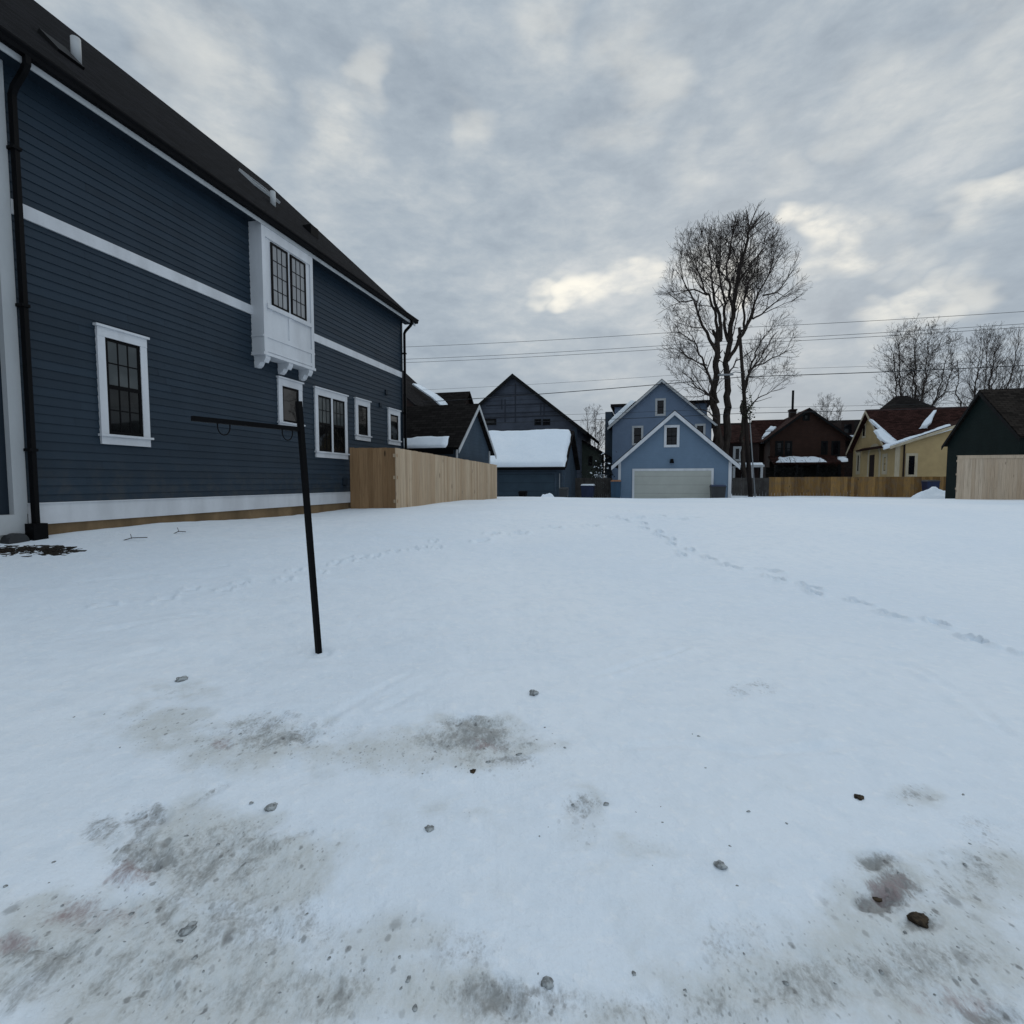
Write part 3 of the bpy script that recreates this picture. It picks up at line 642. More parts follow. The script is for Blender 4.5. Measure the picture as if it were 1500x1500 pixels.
# ------------------------------------------------------------------ gabled building maker
def gable(parent, a0, a1, b0, b1, z0, ze, zr, ridge, wall, roofm, ov=.3, rake=.3, th=.14, trim=None, tw=.16, roofname='roof', wallname='wall'):
    """ridge 'a' or 'b': the direction the ridge runs"""
    if ridge == 'b':
        mid = (a0+a1)/2; P = lambda x, s, z: (x, s, z); lo, hi, e0, e1 = a0, a1, b0, b1
    else:
        mid = (b0+b1)/2; P = lambda x, s, z: (s, x, z); lo, hi, e0, e1 = b0, b1, a0, a1
    prof = [(lo, z0), (hi, z0), (hi, ze), (mid, zr), (lo, ze)]
    m = MB(); m.hexa([P(x, e0, z) for x, z in prof], [P(x, e1, z) for x, z in prof]); w = m.build(wallname, wall, parent)
    sl = (zr-ze)/(mid-lo); r0, r1 = e0-rake, e1+rake; t = th
    m = MB()
    for sg, ed in ((-1, lo-ov), (1, hi+ov)):
        z_e = ze-sl*ov+t
        m.slab([P(ed, r0, z_e), P(ed, r1, z_e), P(mid, r1, zr+t), P(mid, r0, zr+t)], t*.8)
    rf = m.build(roofname, roofm, parent)
    if trim:
        for s_ in (r0, r1):
            m = MB()
            for sg, ed in ((-1, lo-ov-.01), (1, hi+ov+.01)):
                z_e = ze-sl*(ov+.01)+t*.6
                sa, sb = (s_-.03, s_+.001) if s_ == r0 else (s_-.001, s_+.03)
                lo_ = [P(ed, sa, z_e-tw), P(mid, sa, zr+t*.6-tw), P(mid, sa, zr+t*.6), P(ed, sa, z_e)]
                hi_ = [P(ed, sb, z_e-tw), P(mid, sb, zr+t*.6-tw), P(mid, sb, zr+t*.6), P(ed, sb, z_e)]
                m.hexa(lo_, hi_)
            m.build('rake_board', trim, parent)
    return w, rf
def roof_snow(parent, corners, th=.12, nu=40, nv=24, seed=0, ragged=.3, edge=.12):
    """snow blanket on a roof slope: corners = low-left, low-right, high-right, high-left (lot coordinates)"""
    c = [Vector(p) for p in corners]; nrm = (c[1]-c[0]).cross(c[3]-c[0]).normalized()
    if nrm.z < 0: nrm = -nrm
    m = MB(); top = []; bot = []; L = (c[1]-c[0]).length; D = (c[3]-c[0]).length
    for i in range(nu+1):
        for j in range(nv+1):
            u, v = i/nu, j/nv
            # wobbling outline
            uu = u+(ragged/L)*(float(fbm(np.array(v*D*1.2+seed), np.array(u*1.1+seed*3.0), 3)))*(1 if 0 < v else .3)
            vv = v+(ragged/D)*(float(fbm(np.array(u*L*1.2+seed*2), np.array(v*1.1+7.0+seed), 3)))*v
            p = (c[0]*(1-uu)+c[1]*uu)*(1-vv)+(c[3]*(1-uu)+c[2]*uu)*vv
            ed = min(u*L, (1-u)*L, v*D, (1-v)*D); k = min(1, ed/edge); k = math.sqrt(max(0, 1-(1-k)**2))
            h = th*k*(1+.5*float(fbm(np.array(u*L*.8+seed), np.array(v*D*.8), 3)))
            top.append(p+nrm*h); bot.append(p-nrm*.01)
    N = nv+1; fs = []
    for i in range(nu):
        for j in range(nv): a = i*N+j; fs.append((a, a+N, a+N+1, a+1))
    o = MB().add(top, fs).build('snow_layer', 'roofsnow', parent, True); return o
def simple_win(parent, face, s0, s1, z0, z1, trim=.12, **kw):
    kw.setdefault('pane', 'glassfar'); kw.setdefault('fancy', False); kw.setdefault('head', trim); kw.setdefault('sill', False)
    return window(parent, face, s0, s1, z0, z1, trim=trim, **kw)

# small slate garage behind the cedar fence
ga = -7.1; gb0 = on_a(668, 655, ga)[0]; gb1 = on_a(717, 664, ga)[0]; gm = (gb0+gb1)/2
zr = on_a(693, 592, ga)[1]-.1; ze = on_a(669, 652, ga)[1]
G1 = thing('garage', 'small slate-blue garage with white rake boards and dark roof behind the cedar fence', 'garage', ga, gb0, .5)
w, rf = gable(G1, ga-8, ga, gb0, gb1, .3, ze, zr, 'a', 'slate', 'roofX', ov=.3, rake=.22, trim='offwhite', tw=.17)
roof_snow(rf, [(ga-6.2, gb0-.3, ze-.16), (ga-.15, gb0-.3, ze-.16), (ga-.35, gb0+.1, ze+.32), (ga-6.2, gb0+.1, ze+.26)], .10, 50, 8, 3, .25, .1)
m = MB(); m.box(ga-8, ga+.02, gb0-.36, gb0-.31, ze-.36, ze-.12); m.build('gutter', 'bronze', G1)
m = MB(); m.box(ga, ga+.03, gb0-.03, gb0+.12, .4, ze); m.build('corner_board', 'offwhite', G1)
m = MB(); m.box(ga, ga+.03, gb1-.12, gb1+.03, .4, ze); m.build('corner_board', 'offwhite', G1)

# dark-roofed house far behind it
bb = 42.0
def pa(px, py, b=bb): return on_b(px, py, b)
x0, zt0 = pa(597, 552); x1, z1 = pa(684, 574, bb+3.5); xl, z2 = pa(650, 605); xr, _ = pa(693, 600)
D1 = thing('house', 'dark-roofed house with snow in its roof valley, half hidden behind the navy house', 'house', x0, bb, .4)
gable(D1, x0-9, x1, bb, bb+7, .2, z1-3.2, z1-.1, 'a', 'brickdk', 'roofX', ov=.3, rake=.3)
ax = pa(560, 520)[0]; zx = pa(560, 530)[1]; _, zlow = pa(640, 600)
gable(D1, 2*ax-xl, xl, bb-6, bb+1.5, .2, zlow-.4, zx+.4, 'b', 'brickdk', 'roofY', ov=.3, rake=.3, wallname='wing_wall', roofname='wing_roof')
m = MB()
rs_ = [(612, 563), (622, 569), (640, 580), (652, 590), (660, 600)]
prev = None; vs = []
for i, (px, py) in enumerate(rs_):
    p = hit(px, py, (0, 1, 0), bb-1.0); w_ = (.1, .25, .4, .5, .3)[i]
    vs.append((p.x, p.y, p.z+w_*.35)); vs.append((p.x-.1, p.y-.8, p.z-w_*.5))
m.add(vs, [(2*i, 2*i+1, 2*i+3, 2*i+2) for i in range(4)]); sn = m.build('snow_layer', 'roofsnow', D1)
sn.modifiers.new('thick', 'SOLIDIFY').thickness = .12

# snow-roofed garage
sb = 29.6; a_l = on_b(690, 683, sb)[0]; a_r = on_b(826, 683, sb)[0]; z_ev = on_b(800, 686, sb-.3)[1]; rb = sb+2.9; zrg = hit(770, 629, (0, 1, 0), rb).z
G2 = thing('garage', 'slate-blue garage whose roof is covered by an unbroken sheet of snow', 'garage', a_l, sb, .4)
w, rf = gable(G2, a_l, a_r-.12, sb, sb+5.8, .1, z_ev+.2, zrg-.3, 'a', 'slate', 'roofX', ov=.32, rake=.3)
sl2 = (zrg-.3-z_ev-.2)/2.9
roof_snow(rf, [(a_l-.2, sb-.36, z_ev+.2-sl2*.36+.14), (a_r+.12, sb-.36, z_ev+.2-sl2*.36+.14), (a_r-.02, sb+2.9, zrg-.16), (a_l-.2, sb+2.9, zrg-.16)], .26, 60, 40, 5, .22, .3)
m = MB(); m.box(a_l-.2, a_r+.14, sb-.42, sb-.325, z_ev-.10, z_ev+.06); m.build('gutter', 'bronze', G2)
d0 = on_b(731, 700, sb)[0]; d1 = on_b(812, 700, sb)[0]; fb = Face('b', sb, -1)
m = MB(); fb.box(m, d0, d1, .2, z_ev-.32, 0, .03); 
for k in range(5): z_ = .5+k*.42; fb.box(m, d0, d1, z_, z_+.02, 0, .036)
m.build('garage_door', 'slatedoor', G2)
m = MB(); fb.box(m, d1+.02, d1+.14, .2, z_ev-.2, 0, .04); fb.box(m, d0-.14, d0-.02, .2, z_ev-.2, 0, .04); fb.box(m, d0-.14, d1+.14, z_ev-.3, z_ev-.18, 0, .042); m.build('door_frame', 'slate', G2)
xx = on_b(829, 700, sb)[0]; m = MB(); m.tube([(xx-.12, sb-.36, z_ev-.1), (xx-.12, sb-.1, z_ev-.4), (xx-.12, sb-.08, .3)], .05, 6); m.build('downspout', 'slate', G2)
xx = on_b(820, 700, sb)[0]; m = MB(); m.tube([(xx, sb-.06, z_ev-.3), (xx, sb-.06, 1.0)], .035, 6); m.build('conduit', 'galv', G2)

# big dark slate house behind
db = 41.0; pk, zk = on_b(752, 548, db); er, zer = on_b(846, 624, db); hw = er-pk
D2 = thing('house', 'tall dark slate house with a broad gable behind the snow-roofed garage', 'house', pk, db, .3)
gable(D2, pk-hw, er, db, db+10, .1, zer, zk-.15, 'b', 'darkpanel', 'roofY', ov=.75, rake=.35, trim='greentrim', tw=.28)
m = MB(); fd = Face('b', db, -1)
slp = (zk-zer)/hw
for px, y0, y1 in ((755, 562, 618), (740, 585, 618), (735, 585, 600), (792, 590, 608), (797, 590, 608)):
    x = on_b(px, 600, db)[0]; fd.box(m, x-.05, x+.05, on_b(px, y1, db)[1], min(on_b(px, y0, db)[1], zk-.3-slp*abs(x-pk)), 0, .03)
for py, l, r_ in ((578, 724, 781), (593, 712, 800), (605, 700, 818), (611, 700, 828)):
    z_ = on_b(752, py, db)[1]; fd.box(m, on_b(l, py, db)[0], on_b(r_, py, db)[0], z_-.05, z_+.05, 0, .028)
m.build('batten', 'battens', D2)
for l, r_ in ((783, 793), (795, 806), (705, 727)):
    simple_win(D2, fd, on_b(l, 620, db)[0], on_b(r_, 620, db)[0], on_b(l, 623, db)[1], on_b(l, 614, db)[1], trim=.1, frame='greentrim', sash='black', hung=False)
x0 = on_b(826, 660, db)[0]; x1 = on_b(838, 660, db)[0]
m = MB(); fd.box(m, x0, x1, .2, on_b(830, 632, db)[1], 0, 1.2); m.build('chimney_chase', 'brickdk', D2)
m = MB(); fd.box(m, x1+.05, x1+.4, .2, zer-.1, 0, .1); m.build('corner_board', 'slate', D2)

# grey-green shed roofed wing and its dark fence in the gap
gb_ = 44.0; x0, zt = on_b(852, 640, gb_); x1, zl = on_b(878, 655, gb_)
D3 = thing('shed', 'grey-green shed with dark sloping roof in the gap between the slate and light blue houses', 'shed', x0, gb_, .3)
m = MB(); m.hexa([(x0-1, gb_, .2), (x1, gb_, .2), (x1, gb_, zl-.4), (x0-1, gb_, zt+.2)], [(x0-1, gb_+5, .2), (x1, gb_+5, .2), (x1, gb_+5, zl-.4), (x0-1, gb_+5, zt+.2)]); m.build('wall', 'greenshed', D3)
m = MB(); m.slab([(x0-1, gb_-.3, zt+.4), (x1+.8, gb_-.3, zl-.7), (x1+.8, gb_+5.2, zl-.7), (x0-1, gb_+5.2, zt+.4)], .15); m.build('roof', 'roofY', D3)
simple_win(D3, Face('b', gb_, -1), on_b(862, 670, gb_)[0], on_b(868, 670, gb_)[0], on_b(865, 682, gb_)[1], on_b(865, 668, gb_)[1], trim=.08, frame='greentrim', hung=False)
f0 = on_b(842, 700, 36.5); f1 = on_b(897, 700, 36.5)
FG = thing('board_fence', 'dark weathered board fence in the gap beside the blue recycling bins', 'fence', f0[0], 36.5, .3)
fence_run(FG, (f0[0], 36.5), (f1[0], 36.5), (f0[1], f1[1]), 'greyfence', seed=6)

# light blue house
lb = 46.0; pk, zk = on_b(967, 553, lb); x0 = on_b(897, 640, lb)[0]; x1 = on_b(1042, 640, lb)[0]; hw = (x1-x0)/2; pk = (x0+x1)/2; zer = on_b(900, 622, lb)[1]
D4 = thing('house', 'light blue house with a steep front gable and three small windows behind the matching garage', 'house', pk, lb, .3)
gable(D4, x0, x1, lb, lb+11, .1, zer, zk-.3, 'b', 'lightblue', 'roofY', ov=.4, rake=.35, trim='offwhite', tw=.22)
fl = Face('b', lb, -1)
def bw(parent, face, b, l, t, r_, bt, **kw):
    p0 = on_b(l, t, b); p1 = on_b(r_, bt, b); return simple_win(parent, face, p0[0], p1[0], p1[1], p0[1], **kw)
bw(D4, fl, lb, 960, 584, 975, 609, trim=.17, frame='offwhite'); bw(D4, fl, lb, 926, 624, 942, 652, trim=.17, frame='offwhite'); bw(D4, fl, lb, 1018, 621, 1033, 644, trim=.17, frame='offwhite')
sl4 = (zk-zer)/hw
for sg, xo in ((-1, x0), (1, x1)):                      # side dormers
    xi = pk+sg*hw*.35; zt = on_b(900, 591, lb)[1] if sg < 0 else on_b(1030, 585, lb)[1]
    xo2 = xo-sg*.25 if sg > 0 else xo+.1
    m = MB(); m.box(min(xi, xo2), max(xi, xo2), lb+1.2, lb+6, zer-.6, zt-.15); m.build('dormer_wall', 'lightblue', D4)
    m = MB(); m.box(min(xi-sg*.3, xo2+sg*.35), max(xi-sg*.3, xo2+sg*.35), lb+.9, lb+6.3, zt-.15, zt+.08); d_ = m.build('dormer_roof', 'roofY', D4)
m = MB(); m.box(x0-.75, x0-.1, lb+1.4, lb+7, .2, on_b(893, 600, lb)[1]); m.build('side_bay', 'slate', D4)
roof_snow(D4, [(x0-.32, lb+.1, zer-.1), (x0-.32, lb+1.15, zer-.1), (x0+1.9, lb+1.15, zer+.05+sl4*2.0), (x0+1.9, lb+.1, zer+.05+sl4*2.0)], .35, 10, 14, 8, .3, .2)
# light blue garage
kb = 33.0; x0 = on_b(906, 700, kb)[0]; x1 = on_b(1071, 700, kb)[0]; pk = (x0+x1)/2; zk = on_b(984, 600, kb)[1]; zer = on_b(905, 676, kb)[1]
G3 = thing('garage', 'light blue garage with pale grey roller door and one gable window facing the snow', 'garage', pk, kb, .2)
gable(G3, x0, x1, kb, kb+7.5, 0, zer, zk-.2, 'b', 'lightblue2', 'roofY', ov=.42, rake=.3, trim='white', tw=.26)
fk = Face('b', kb, -1)
bw(G3, fk, kb, 973, 623, 995, 655, trim=.15, frame='white', cols=2, rows=2)
l, zt = on_b(929.5, 690, kb); r_ = on_b(1042, 690, kb)[0]
m = MB(); fk.box(m, l, r_, 0, zt, -.01, .03)
for k in range(1, 4): fk.box(m, l, r_, zt-k*.53, zt-k*.53+.018, 0, .036)
m.build('garage_door', 'greydoor', G3)
m = MB(); t = .13; fk.box(m, l-t, l, 0, zt, -.01, .05); fk.box(m, r_, r_+t, 0, zt, -.01, .05); fk.box(m, l-t, r_+t, zt, zt+.14, -.01, .055); m.build('door_frame', 'white', G3)
m = MB(); fk.box(m, x1-.16, x1+.02, 0, zer-.05, -.01, .04); m.build('corner_board', 'white', G3)
m = MB(); fk.box(m, x0-.02, x0+.14, 0, zer-.05, -.01, .04); m.build('corner_board', 'white', G3)
lx, lz = on_b(984, 676, kb); m = MB(); fk.box(m, lx-.06, lx+.06, lz-.05, lz+.12, 0, .05); m.tube([(lx, kb-.14, lz+.14), (lx, kb-.16, lz-.1)], .09, 10, r1=.13); m.build('wall_lamp', 'bronze', G3)

# ------------------------------------------------------------------ houses on the right
# row house roof far behind
tb = 74.0; x0 = on_b(1058, 612, tb)[0]; x1 = on_b(1290, 606, tb)[0]; zt = on_b(1080, 613, tb)[1]
D5 = thing('row_house', 'long dark-roofed row house far behind the brick house', 'house', x0, tb, .3)
gable(D5, x0, x1, tb, tb+10, .1, zt-3.6, zt-.2, 'a', 'brickdk', 'roofX', ov=.3, rake=.2)
dx0, dz1 = on_b(1233, 616, tb-.5); dx1, dz0 = on_b(1251, 634, tb-.5)
m = MB(); m.box(dx0, dx1, tb-.5, tb+3, dz0-.4, dz1); dm = m.build('dormer', 'brickdk', D5); fdm = Face('b', tb-.5, -1)
p = MB(); fdm.box(p, dx0+.3, dx1-.3, dz0, dz1-.5, 0, .05); p.build('window', 'glassfar', dm)
m = MB(); m.box(dx0-.2, dx1+.3, tb-1.3, tb-.55, dz0-.7, dz0-.35); m.build('snow_layer', 'roofsnow', dm, True)
# brick house
kb2 = 58.0; pk, zk = on_b(1181, 597, kb2); x0 = on_b(1128, 660, kb2)[0]; x1 = on_b(1238, 660, kb2)[0]; zer = on_b(1130, 640, kb2)[1]
D6 = thing('brick_house', 'dark red brick house with steep gabled roof, tall thin flue and snowy porch', 'house', pk, kb2, .3)
pk = (x0+x1)/2
gable(D6, x0, x1, kb2, kb2+9, .1, zer, zk-.2, 'b', 'brick', 'roofred', ov=.7, rake=.4, trim='greentrim', tw=.25)
# hipped shoulders left of the gable
xs = on_b(1112, 650, kb2+3)[0]; zs_ = on_b(1140, 612, kb2+3)[1]
gable(D6, xs, x0+3, kb2+3.0, kb2+9, .1, zer-.4, zs_, 'a', 'brickdk', 'roofred', ov=.5, rake=.3, wallname='wing_wall', roofname='wing_roof')
cx, cz = on_b(1161, 598, kb2+4)
m = MB(); m.box(cx-.3, cx+.3, kb2+3.6, kb2+4.4, zer, cz-.3); m.box(cx-.36, cx+.36, kb2+3.5, kb2+4.5, cz-.3, cz-.15); ch = m.build('chimney', 'brickdk', D6)
m = MB(); m.tube([(cx, kb2+4, cz-.2), (cx, kb2+4, on_b(1161, 572, kb2+4)[1])], .12, 10); m.build('flue_pipe', 'greentrim', ch)
f6 = Face('b', kb2, -1)
for l, t, r_, bt in ((1136, 646, 1147, 668), (1150, 646, 1160, 668), (1203, 646, 1212, 666), (1218, 646, 1230, 668), (1176, 606, 1186, 616)):
    bw(D6, f6, kb2, l, t, r_, bt, trim=.16, frame='greentrim')
px0, pz = on_b(1133, 678, kb2-2.4); px1, _ = on_b(1236, 678, kb2-2.4); zhi = on_b(1133, 668, kb2)[1]
m = MB(); m.slab([(px0, kb2-2.4, pz), (px1, kb2-2.4, pz), (px1, kb2-.01, zhi), (px0, kb2-.01, zhi)], .18); pr_ = m.build('porch_roof', 'roofred', D6)
roof_snow(pr_, [(px0+.3, kb2-2.3, pz+.03), (px0+5, kb2-2.3, pz+.03), (px0+4.2, kb2-.8, zhi-.25), (px0+.8, kb2-.6, zhi-.2)], .14, 24, 10, 2, .8)
roof_snow(pr_, [(px0+6.2, kb2-2.3, pz+.03), (px1-.2, kb2-2.3, pz+.03), (px1-.1, kb2-.6, zhi-.2), (px0+6.9, kb2-.9, zhi-.3)], .14, 20, 10, 4, .8)
for k in range(4):
    x = px0+.3+(px1-px0-.6)*k/3; m = MB(); m.box(x-.12, x+.12, kb2-2.3, kb2-2.06, .1, pz-.2); m.build('porch_post', 'greentrim', D6)
m = MB(); m.box(px0-.3, px1+.3, kb2-.5, kb2-.02, .1, pz-.4); m.build('porch_wall', 'hedge', D6)
# snow streaks on the wing roof
for k, (u, v) in enumerate(((.1, .05), (.2, .35), (.35, .65))):
    zz0 = zer-.4; sp_ = (zs_-zer+.4)/3.0; b_ = kb2+2.9+v*2.6
    roof_snow(D6, [(xs+u*4-.5, b_-.25, zz0+sp_*(b_-.25-kb2-3)+.16), (xs+u*4+.5, b_-.25, zz0+sp_*(b_-.25-kb2-3)+.16), (xs+u*4+.7, b_+.4, zz0+sp_*(b_+.4-kb2-3)+.16), (xs+u*4, b_+.4, zz0+sp_*(b_+.4-kb2-3)+.16)], .15, 10, 8, k, .4)
# neighbour with white porch, seen past the big tree
nb_ = 52.0; x0, zt = on_b(1062, 640, nb_); x1 = on_b(1112, 640, nb_)[0]
D7 = thing('house', 'dark brick house with small white porch between the big tree and the brick house', 'house', x0, nb_, .3)
gable(D7, x0, x1, nb_, nb_+8, .1, on_b(1080, 648, nb_)[1], on_b(1080, 618, nb_)[1], 'a', 'brickdk', 'roofred', ov=.3, rake=.3)
f7 = Face('b', nb_, -1); bw(D7, f7, nb_, 1074, 654, 1086, 676, trim=.22, frame='offwhite', cols=2, rows=2); bw(D7, f7, nb_, 1094, 650, 1102, 676, trim=.15, frame='greentrim')
q0, zq = on_b(1072, 681, nb_-2); q1, _ = on_b(1120, 681, nb_-2)
m = MB(); m.box(q0, q1, nb_-2, nb_-.01, zq-.2, zq); pp = m.build('porch_roof', 'offwhite', D7)
roof_snow(pp, [(q0, nb_-2, zq), (q1, nb_-2, zq), (q1, nb_-.1, zq+.01), (q0, nb_-.1, zq+.01)], .2, 20, 8, 6, .2)
for k in range(4): x = q0+.2+(q1-q0-.4)*k/3; m = MB(); m.box(x-.1, x+.1, nb_-1.95, nb_-1.75, .1, zq-.2); m.build('porch_post', 'offwhite', D7)

# yellow house
yb = 47.5                                                # near edge of its gable end
ya = on_b(1302, 660, yb)[0]; yb1 = on_a(1250, 660, ya)[0]; ym = (yb+yb1)/2; zk = on_a(1260, 604, ya)[1]; zer = on_a(1300, 653, ya)[1]
D8 = thing('house', 'yellow house with dark red snow-edged roof and arched doorway on the right', 'house', ya, yb, .3)
w, rf = gable(D8, ya, ya+16, yb, yb1, .1, zer+.1, zk-.2, 'a', 'yellow', 'roofred', ov=.4, rake=.45, trim='cream', tw=.25)
sl8 = (zk-.3-zer)/((yb1-yb)/2)
fy = Face('a', ya, -1); fyb = Face('b', yb, -1)
def aw(l, t, r_, bt, **kw):
    p0 = on_a(r_, t, ya); p1 = on_a(l, bt, ya); return simple_win(D8, fy, p0[0], p1[0], p1[1], p0[1], **kw)
aw(1254, 662, 1261, 695, trim=.3, frame='cream'); aw(1292, 664, 1301, 695, trim=.3, frame='cream'); aw(1263, 620, 1269, 642, trim=.15, frame='cream', hung=False)
# arched doorway
p0 = on_a(1287, 700, ya)[0]; p1 = on_a(1273, 700, ya)[0]; zs_ = on_a(1280, 668, ya)[1]; r0 = (p1-p0)/2; cx = (p0+p1)/2
def arch(rad, z0, d0, d1):
    pts = [(cx-rad, z0), (cx+rad, z0)]+[(cx+rad*math.cos(t), zs_+rad*.8*math.sin(t)) for t in np.linspace(0, math.pi, 13)]
    return MB().hexa([(ya-d0, s, z) for s, z in pts], [(ya-d1, s, z) for s, z in pts])
arch(r0+.35, .2, -.01, .05).build('door_surround', 'cream', D8); arch(r0, .2, .0, .07).build('doorway', 'yellow', D8); 
m = MB(); m.box(ya-.1, ya-.06, cx-r0*.2, cx+r0*.8, .2, zs_+.1); m.build('door', 'brickdk', D8)
# near right wing whose roof edge climbs to the right
wb_ = yb-1.2; wx0 = on_b(1312, 655, wb_)[0]; wz0 = on_b(1318, 652, wb_)[1]; wx1, wz1 = on_b(1398, 624, wb_)
k8 = (wz1-wz0)/(wx1-wx0); wxm = wx1+2.5; wzm = wz0+k8*(wxm-wx0)
gable(D8, wx0, 2*wxm-wx0, wb_, yb+5, .1, wz0, wzm, 'b', 'yellow', 'roofredY', ov=.5, rake=.3, trim='cream', tw=.22, wallname='wing_wall', roofname='wing_roof')
fyw = Face('b', wb_, -1); bw(D8, fyw, wb_, 1327, 664, 1343, 699, trim=.2, frame='cream')
m = MB(); m.box(wx0-.02, wx0+.3, wb_-.05, wb_, .2, wz0); m.build('corner_board', 'cream', D8)
m = MB(); m.tube([(wx0+.55, wb_-.1, wz0+.1), (wx0+.55, wb_-.1, .3)], .06, 6); m.build('downspout', 'brickdk', D8)
roof_snow(rf, [(ya-.35, yb-.35, zer-.2), (wx0+.6, yb-.35, zer-.2), (wx0+.2, yb+.6, zer+.25+sl8*.6), (ya-.42, yb+2.4, zer+.25+sl8*2.4)], .25, 24, 16, 11, .9)
roof_snow(rf, [(wx0-.9, wb_-.3, wz0-.35), (wx1-.2, wb_-.3, wz0-.35+k8*(wx1-wx0+.2)), (wx1-.2, wb_+.05, wz0+.1+k8*(wx1-wx0+.4)), (wx0-.9, wb_+.05, wz0-.05)], .13, 60, 6, 12, .35, .08)
s0 = hit(1352, 628, (0, 1, 0), yb+1.2); s1 = hit(1369, 602, (0, 1, 0), yb+2.6)
vs = [s0+Vector((-.3, 0, 0)), s0+Vector((.35, 0, .05)), s1+Vector((.1, 0, 0)), s1+Vector((-.08, 0, 0))]
roof_snow(rf, vs, .2, 8, 14, 13, .4)
# dark hipped roof behind the yellow house
hb = 66.0; pk, zk = on_b(1346, 578, hb); x0, zl = on_b(1318, 600, hb); x1 = on_b(1378, 600, hb)[0]
D9 = thing('house', 'house with dark pointed roof just showing above the yellow house', 'house', pk, hb, .3)
m = MB(); m.box(x0, x1, hb, hb+8, .1, zl-.6); m.build('wall', 'brickdk', D9)
m = MB(); m.add([(x0-.6, hb-.6, zl-.6), (x1+.6, hb-.6, zl-.6), (x1+.6, hb+8.6, zl-.6), (x0-.6, hb+8.6, zl-.6), (pk-.6, hb+4, zk+.5), (pk+.6, hb+4, zk+.5)], [(0, 1, 5, 4), (1, 2, 5), (2, 3, 4, 5), (3, 0, 4), (3, 2, 1, 0)]); m.build('roof', 'roofX', D9)

# dark green garage
ga2 = 16.4; b_n = on_a(1494, 650, ga2)[0]; b_f = on_a(1388, 655, ga2)[0]; zk = on_a(1437, 571, ga2)[1]; zer = on_a(1389, 650, ga2)[1]
G4 = thing('garage', 'dark green garage with brown shingle roof at the right edge', 'garage', ga2, b_n, .5)
gable(G4, ga2, ga2+9, b_n, b_f, .1, zer, zk-.15, 'a', 'green', 'roofbrown', ov=.25, rake=.15, trim='greentrim', tw=.2)

# fences on the right
fb1 = 42.5; p0 = on_b(1126, 699, fb1); p1 = on_b(1388, 693, fb1)
F1 = thing('board_fence', 'long stained brown board fence below the brick and yellow houses', 'fence', p0[0], fb1, .3)
fence_run(F1, (p0[0], fb1), (p1[0]+2, fb1), (p0[1], p0[1]+.03), 'brownfence', bw=.22, gap=.01, seed=8)
p0g = on_b(1073, 700, fb1-.1); p1g = on_b(1127, 700, fb1-.1)
F2 = thing('board_fence', 'short dark grey board fence beside the utility pole', 'fence', p0g[0], fb1, .3)
fence_run(F2, (p0g[0], fb1-.1), (p1g[0], fb1-.1), (p0g[1], p0g[1]), 'greyfence', bw=.2, gap=.01, seed=9)

# ------------------------------------------------------------------ clothesline post
pb = ground_at(467, 957); Yp = pb.y; pt = at(437.5, 588, Yp)
CP = thingw('clothesline_post', 'leaning black steel clothesline post with one crossarm standing in the snow', 'clothesline post', pb)
d = (pt-pb).normalized()
def sq(mb, p, q_, w, up=None):
    p = Vector(p); q_ = Vector(q_); d_ = (q_-p).normalized(); x = (up or Vector((0, 1, 0))).cross(d_).normalized(); y = d_.cross(x)
    c = [x*w/2+y*w/2, -x*w/2+y*w/2, -x*w/2-y*w/2, x*w/2-y*w/2]; mb.hexa([p+k for k in c][::-1], [q_+k for k in c][::-1])
m = MB(); sq(m, pb-d*.4, pt, .041, Vector((.55, .83, 0))); m.build('pole', 'black', CP)
ca = pb+d*((pt-pb).length*(628-957)/(588-957.0)); cb = at(281, 613, Yp*.845)
m = MB(); sq(m, ca, cb, .037, Vector((0, 0, 1))); m.build('crossarm', 'black', CP)
for px in (322, 417):
    f = (px-440)/(281-440.0); p = ca+(cb-ca)*f; dr = (cb-ca).normalized(); m = MB()
    pts = [p+dr*(.045*math.cos(t))+Vector((0, 0, -.04+.06*min(0, math.sin(t)))) for t in np.linspace(math.pi, 2*math.pi, 11)]
    pts = [pts[0]+Vector((0, 0, .03))]+pts+[pts[-1]+Vector((0, 0, .03))]
    m.tube(pts, .0045, 6); m.build('line_hook', 'black', CP)

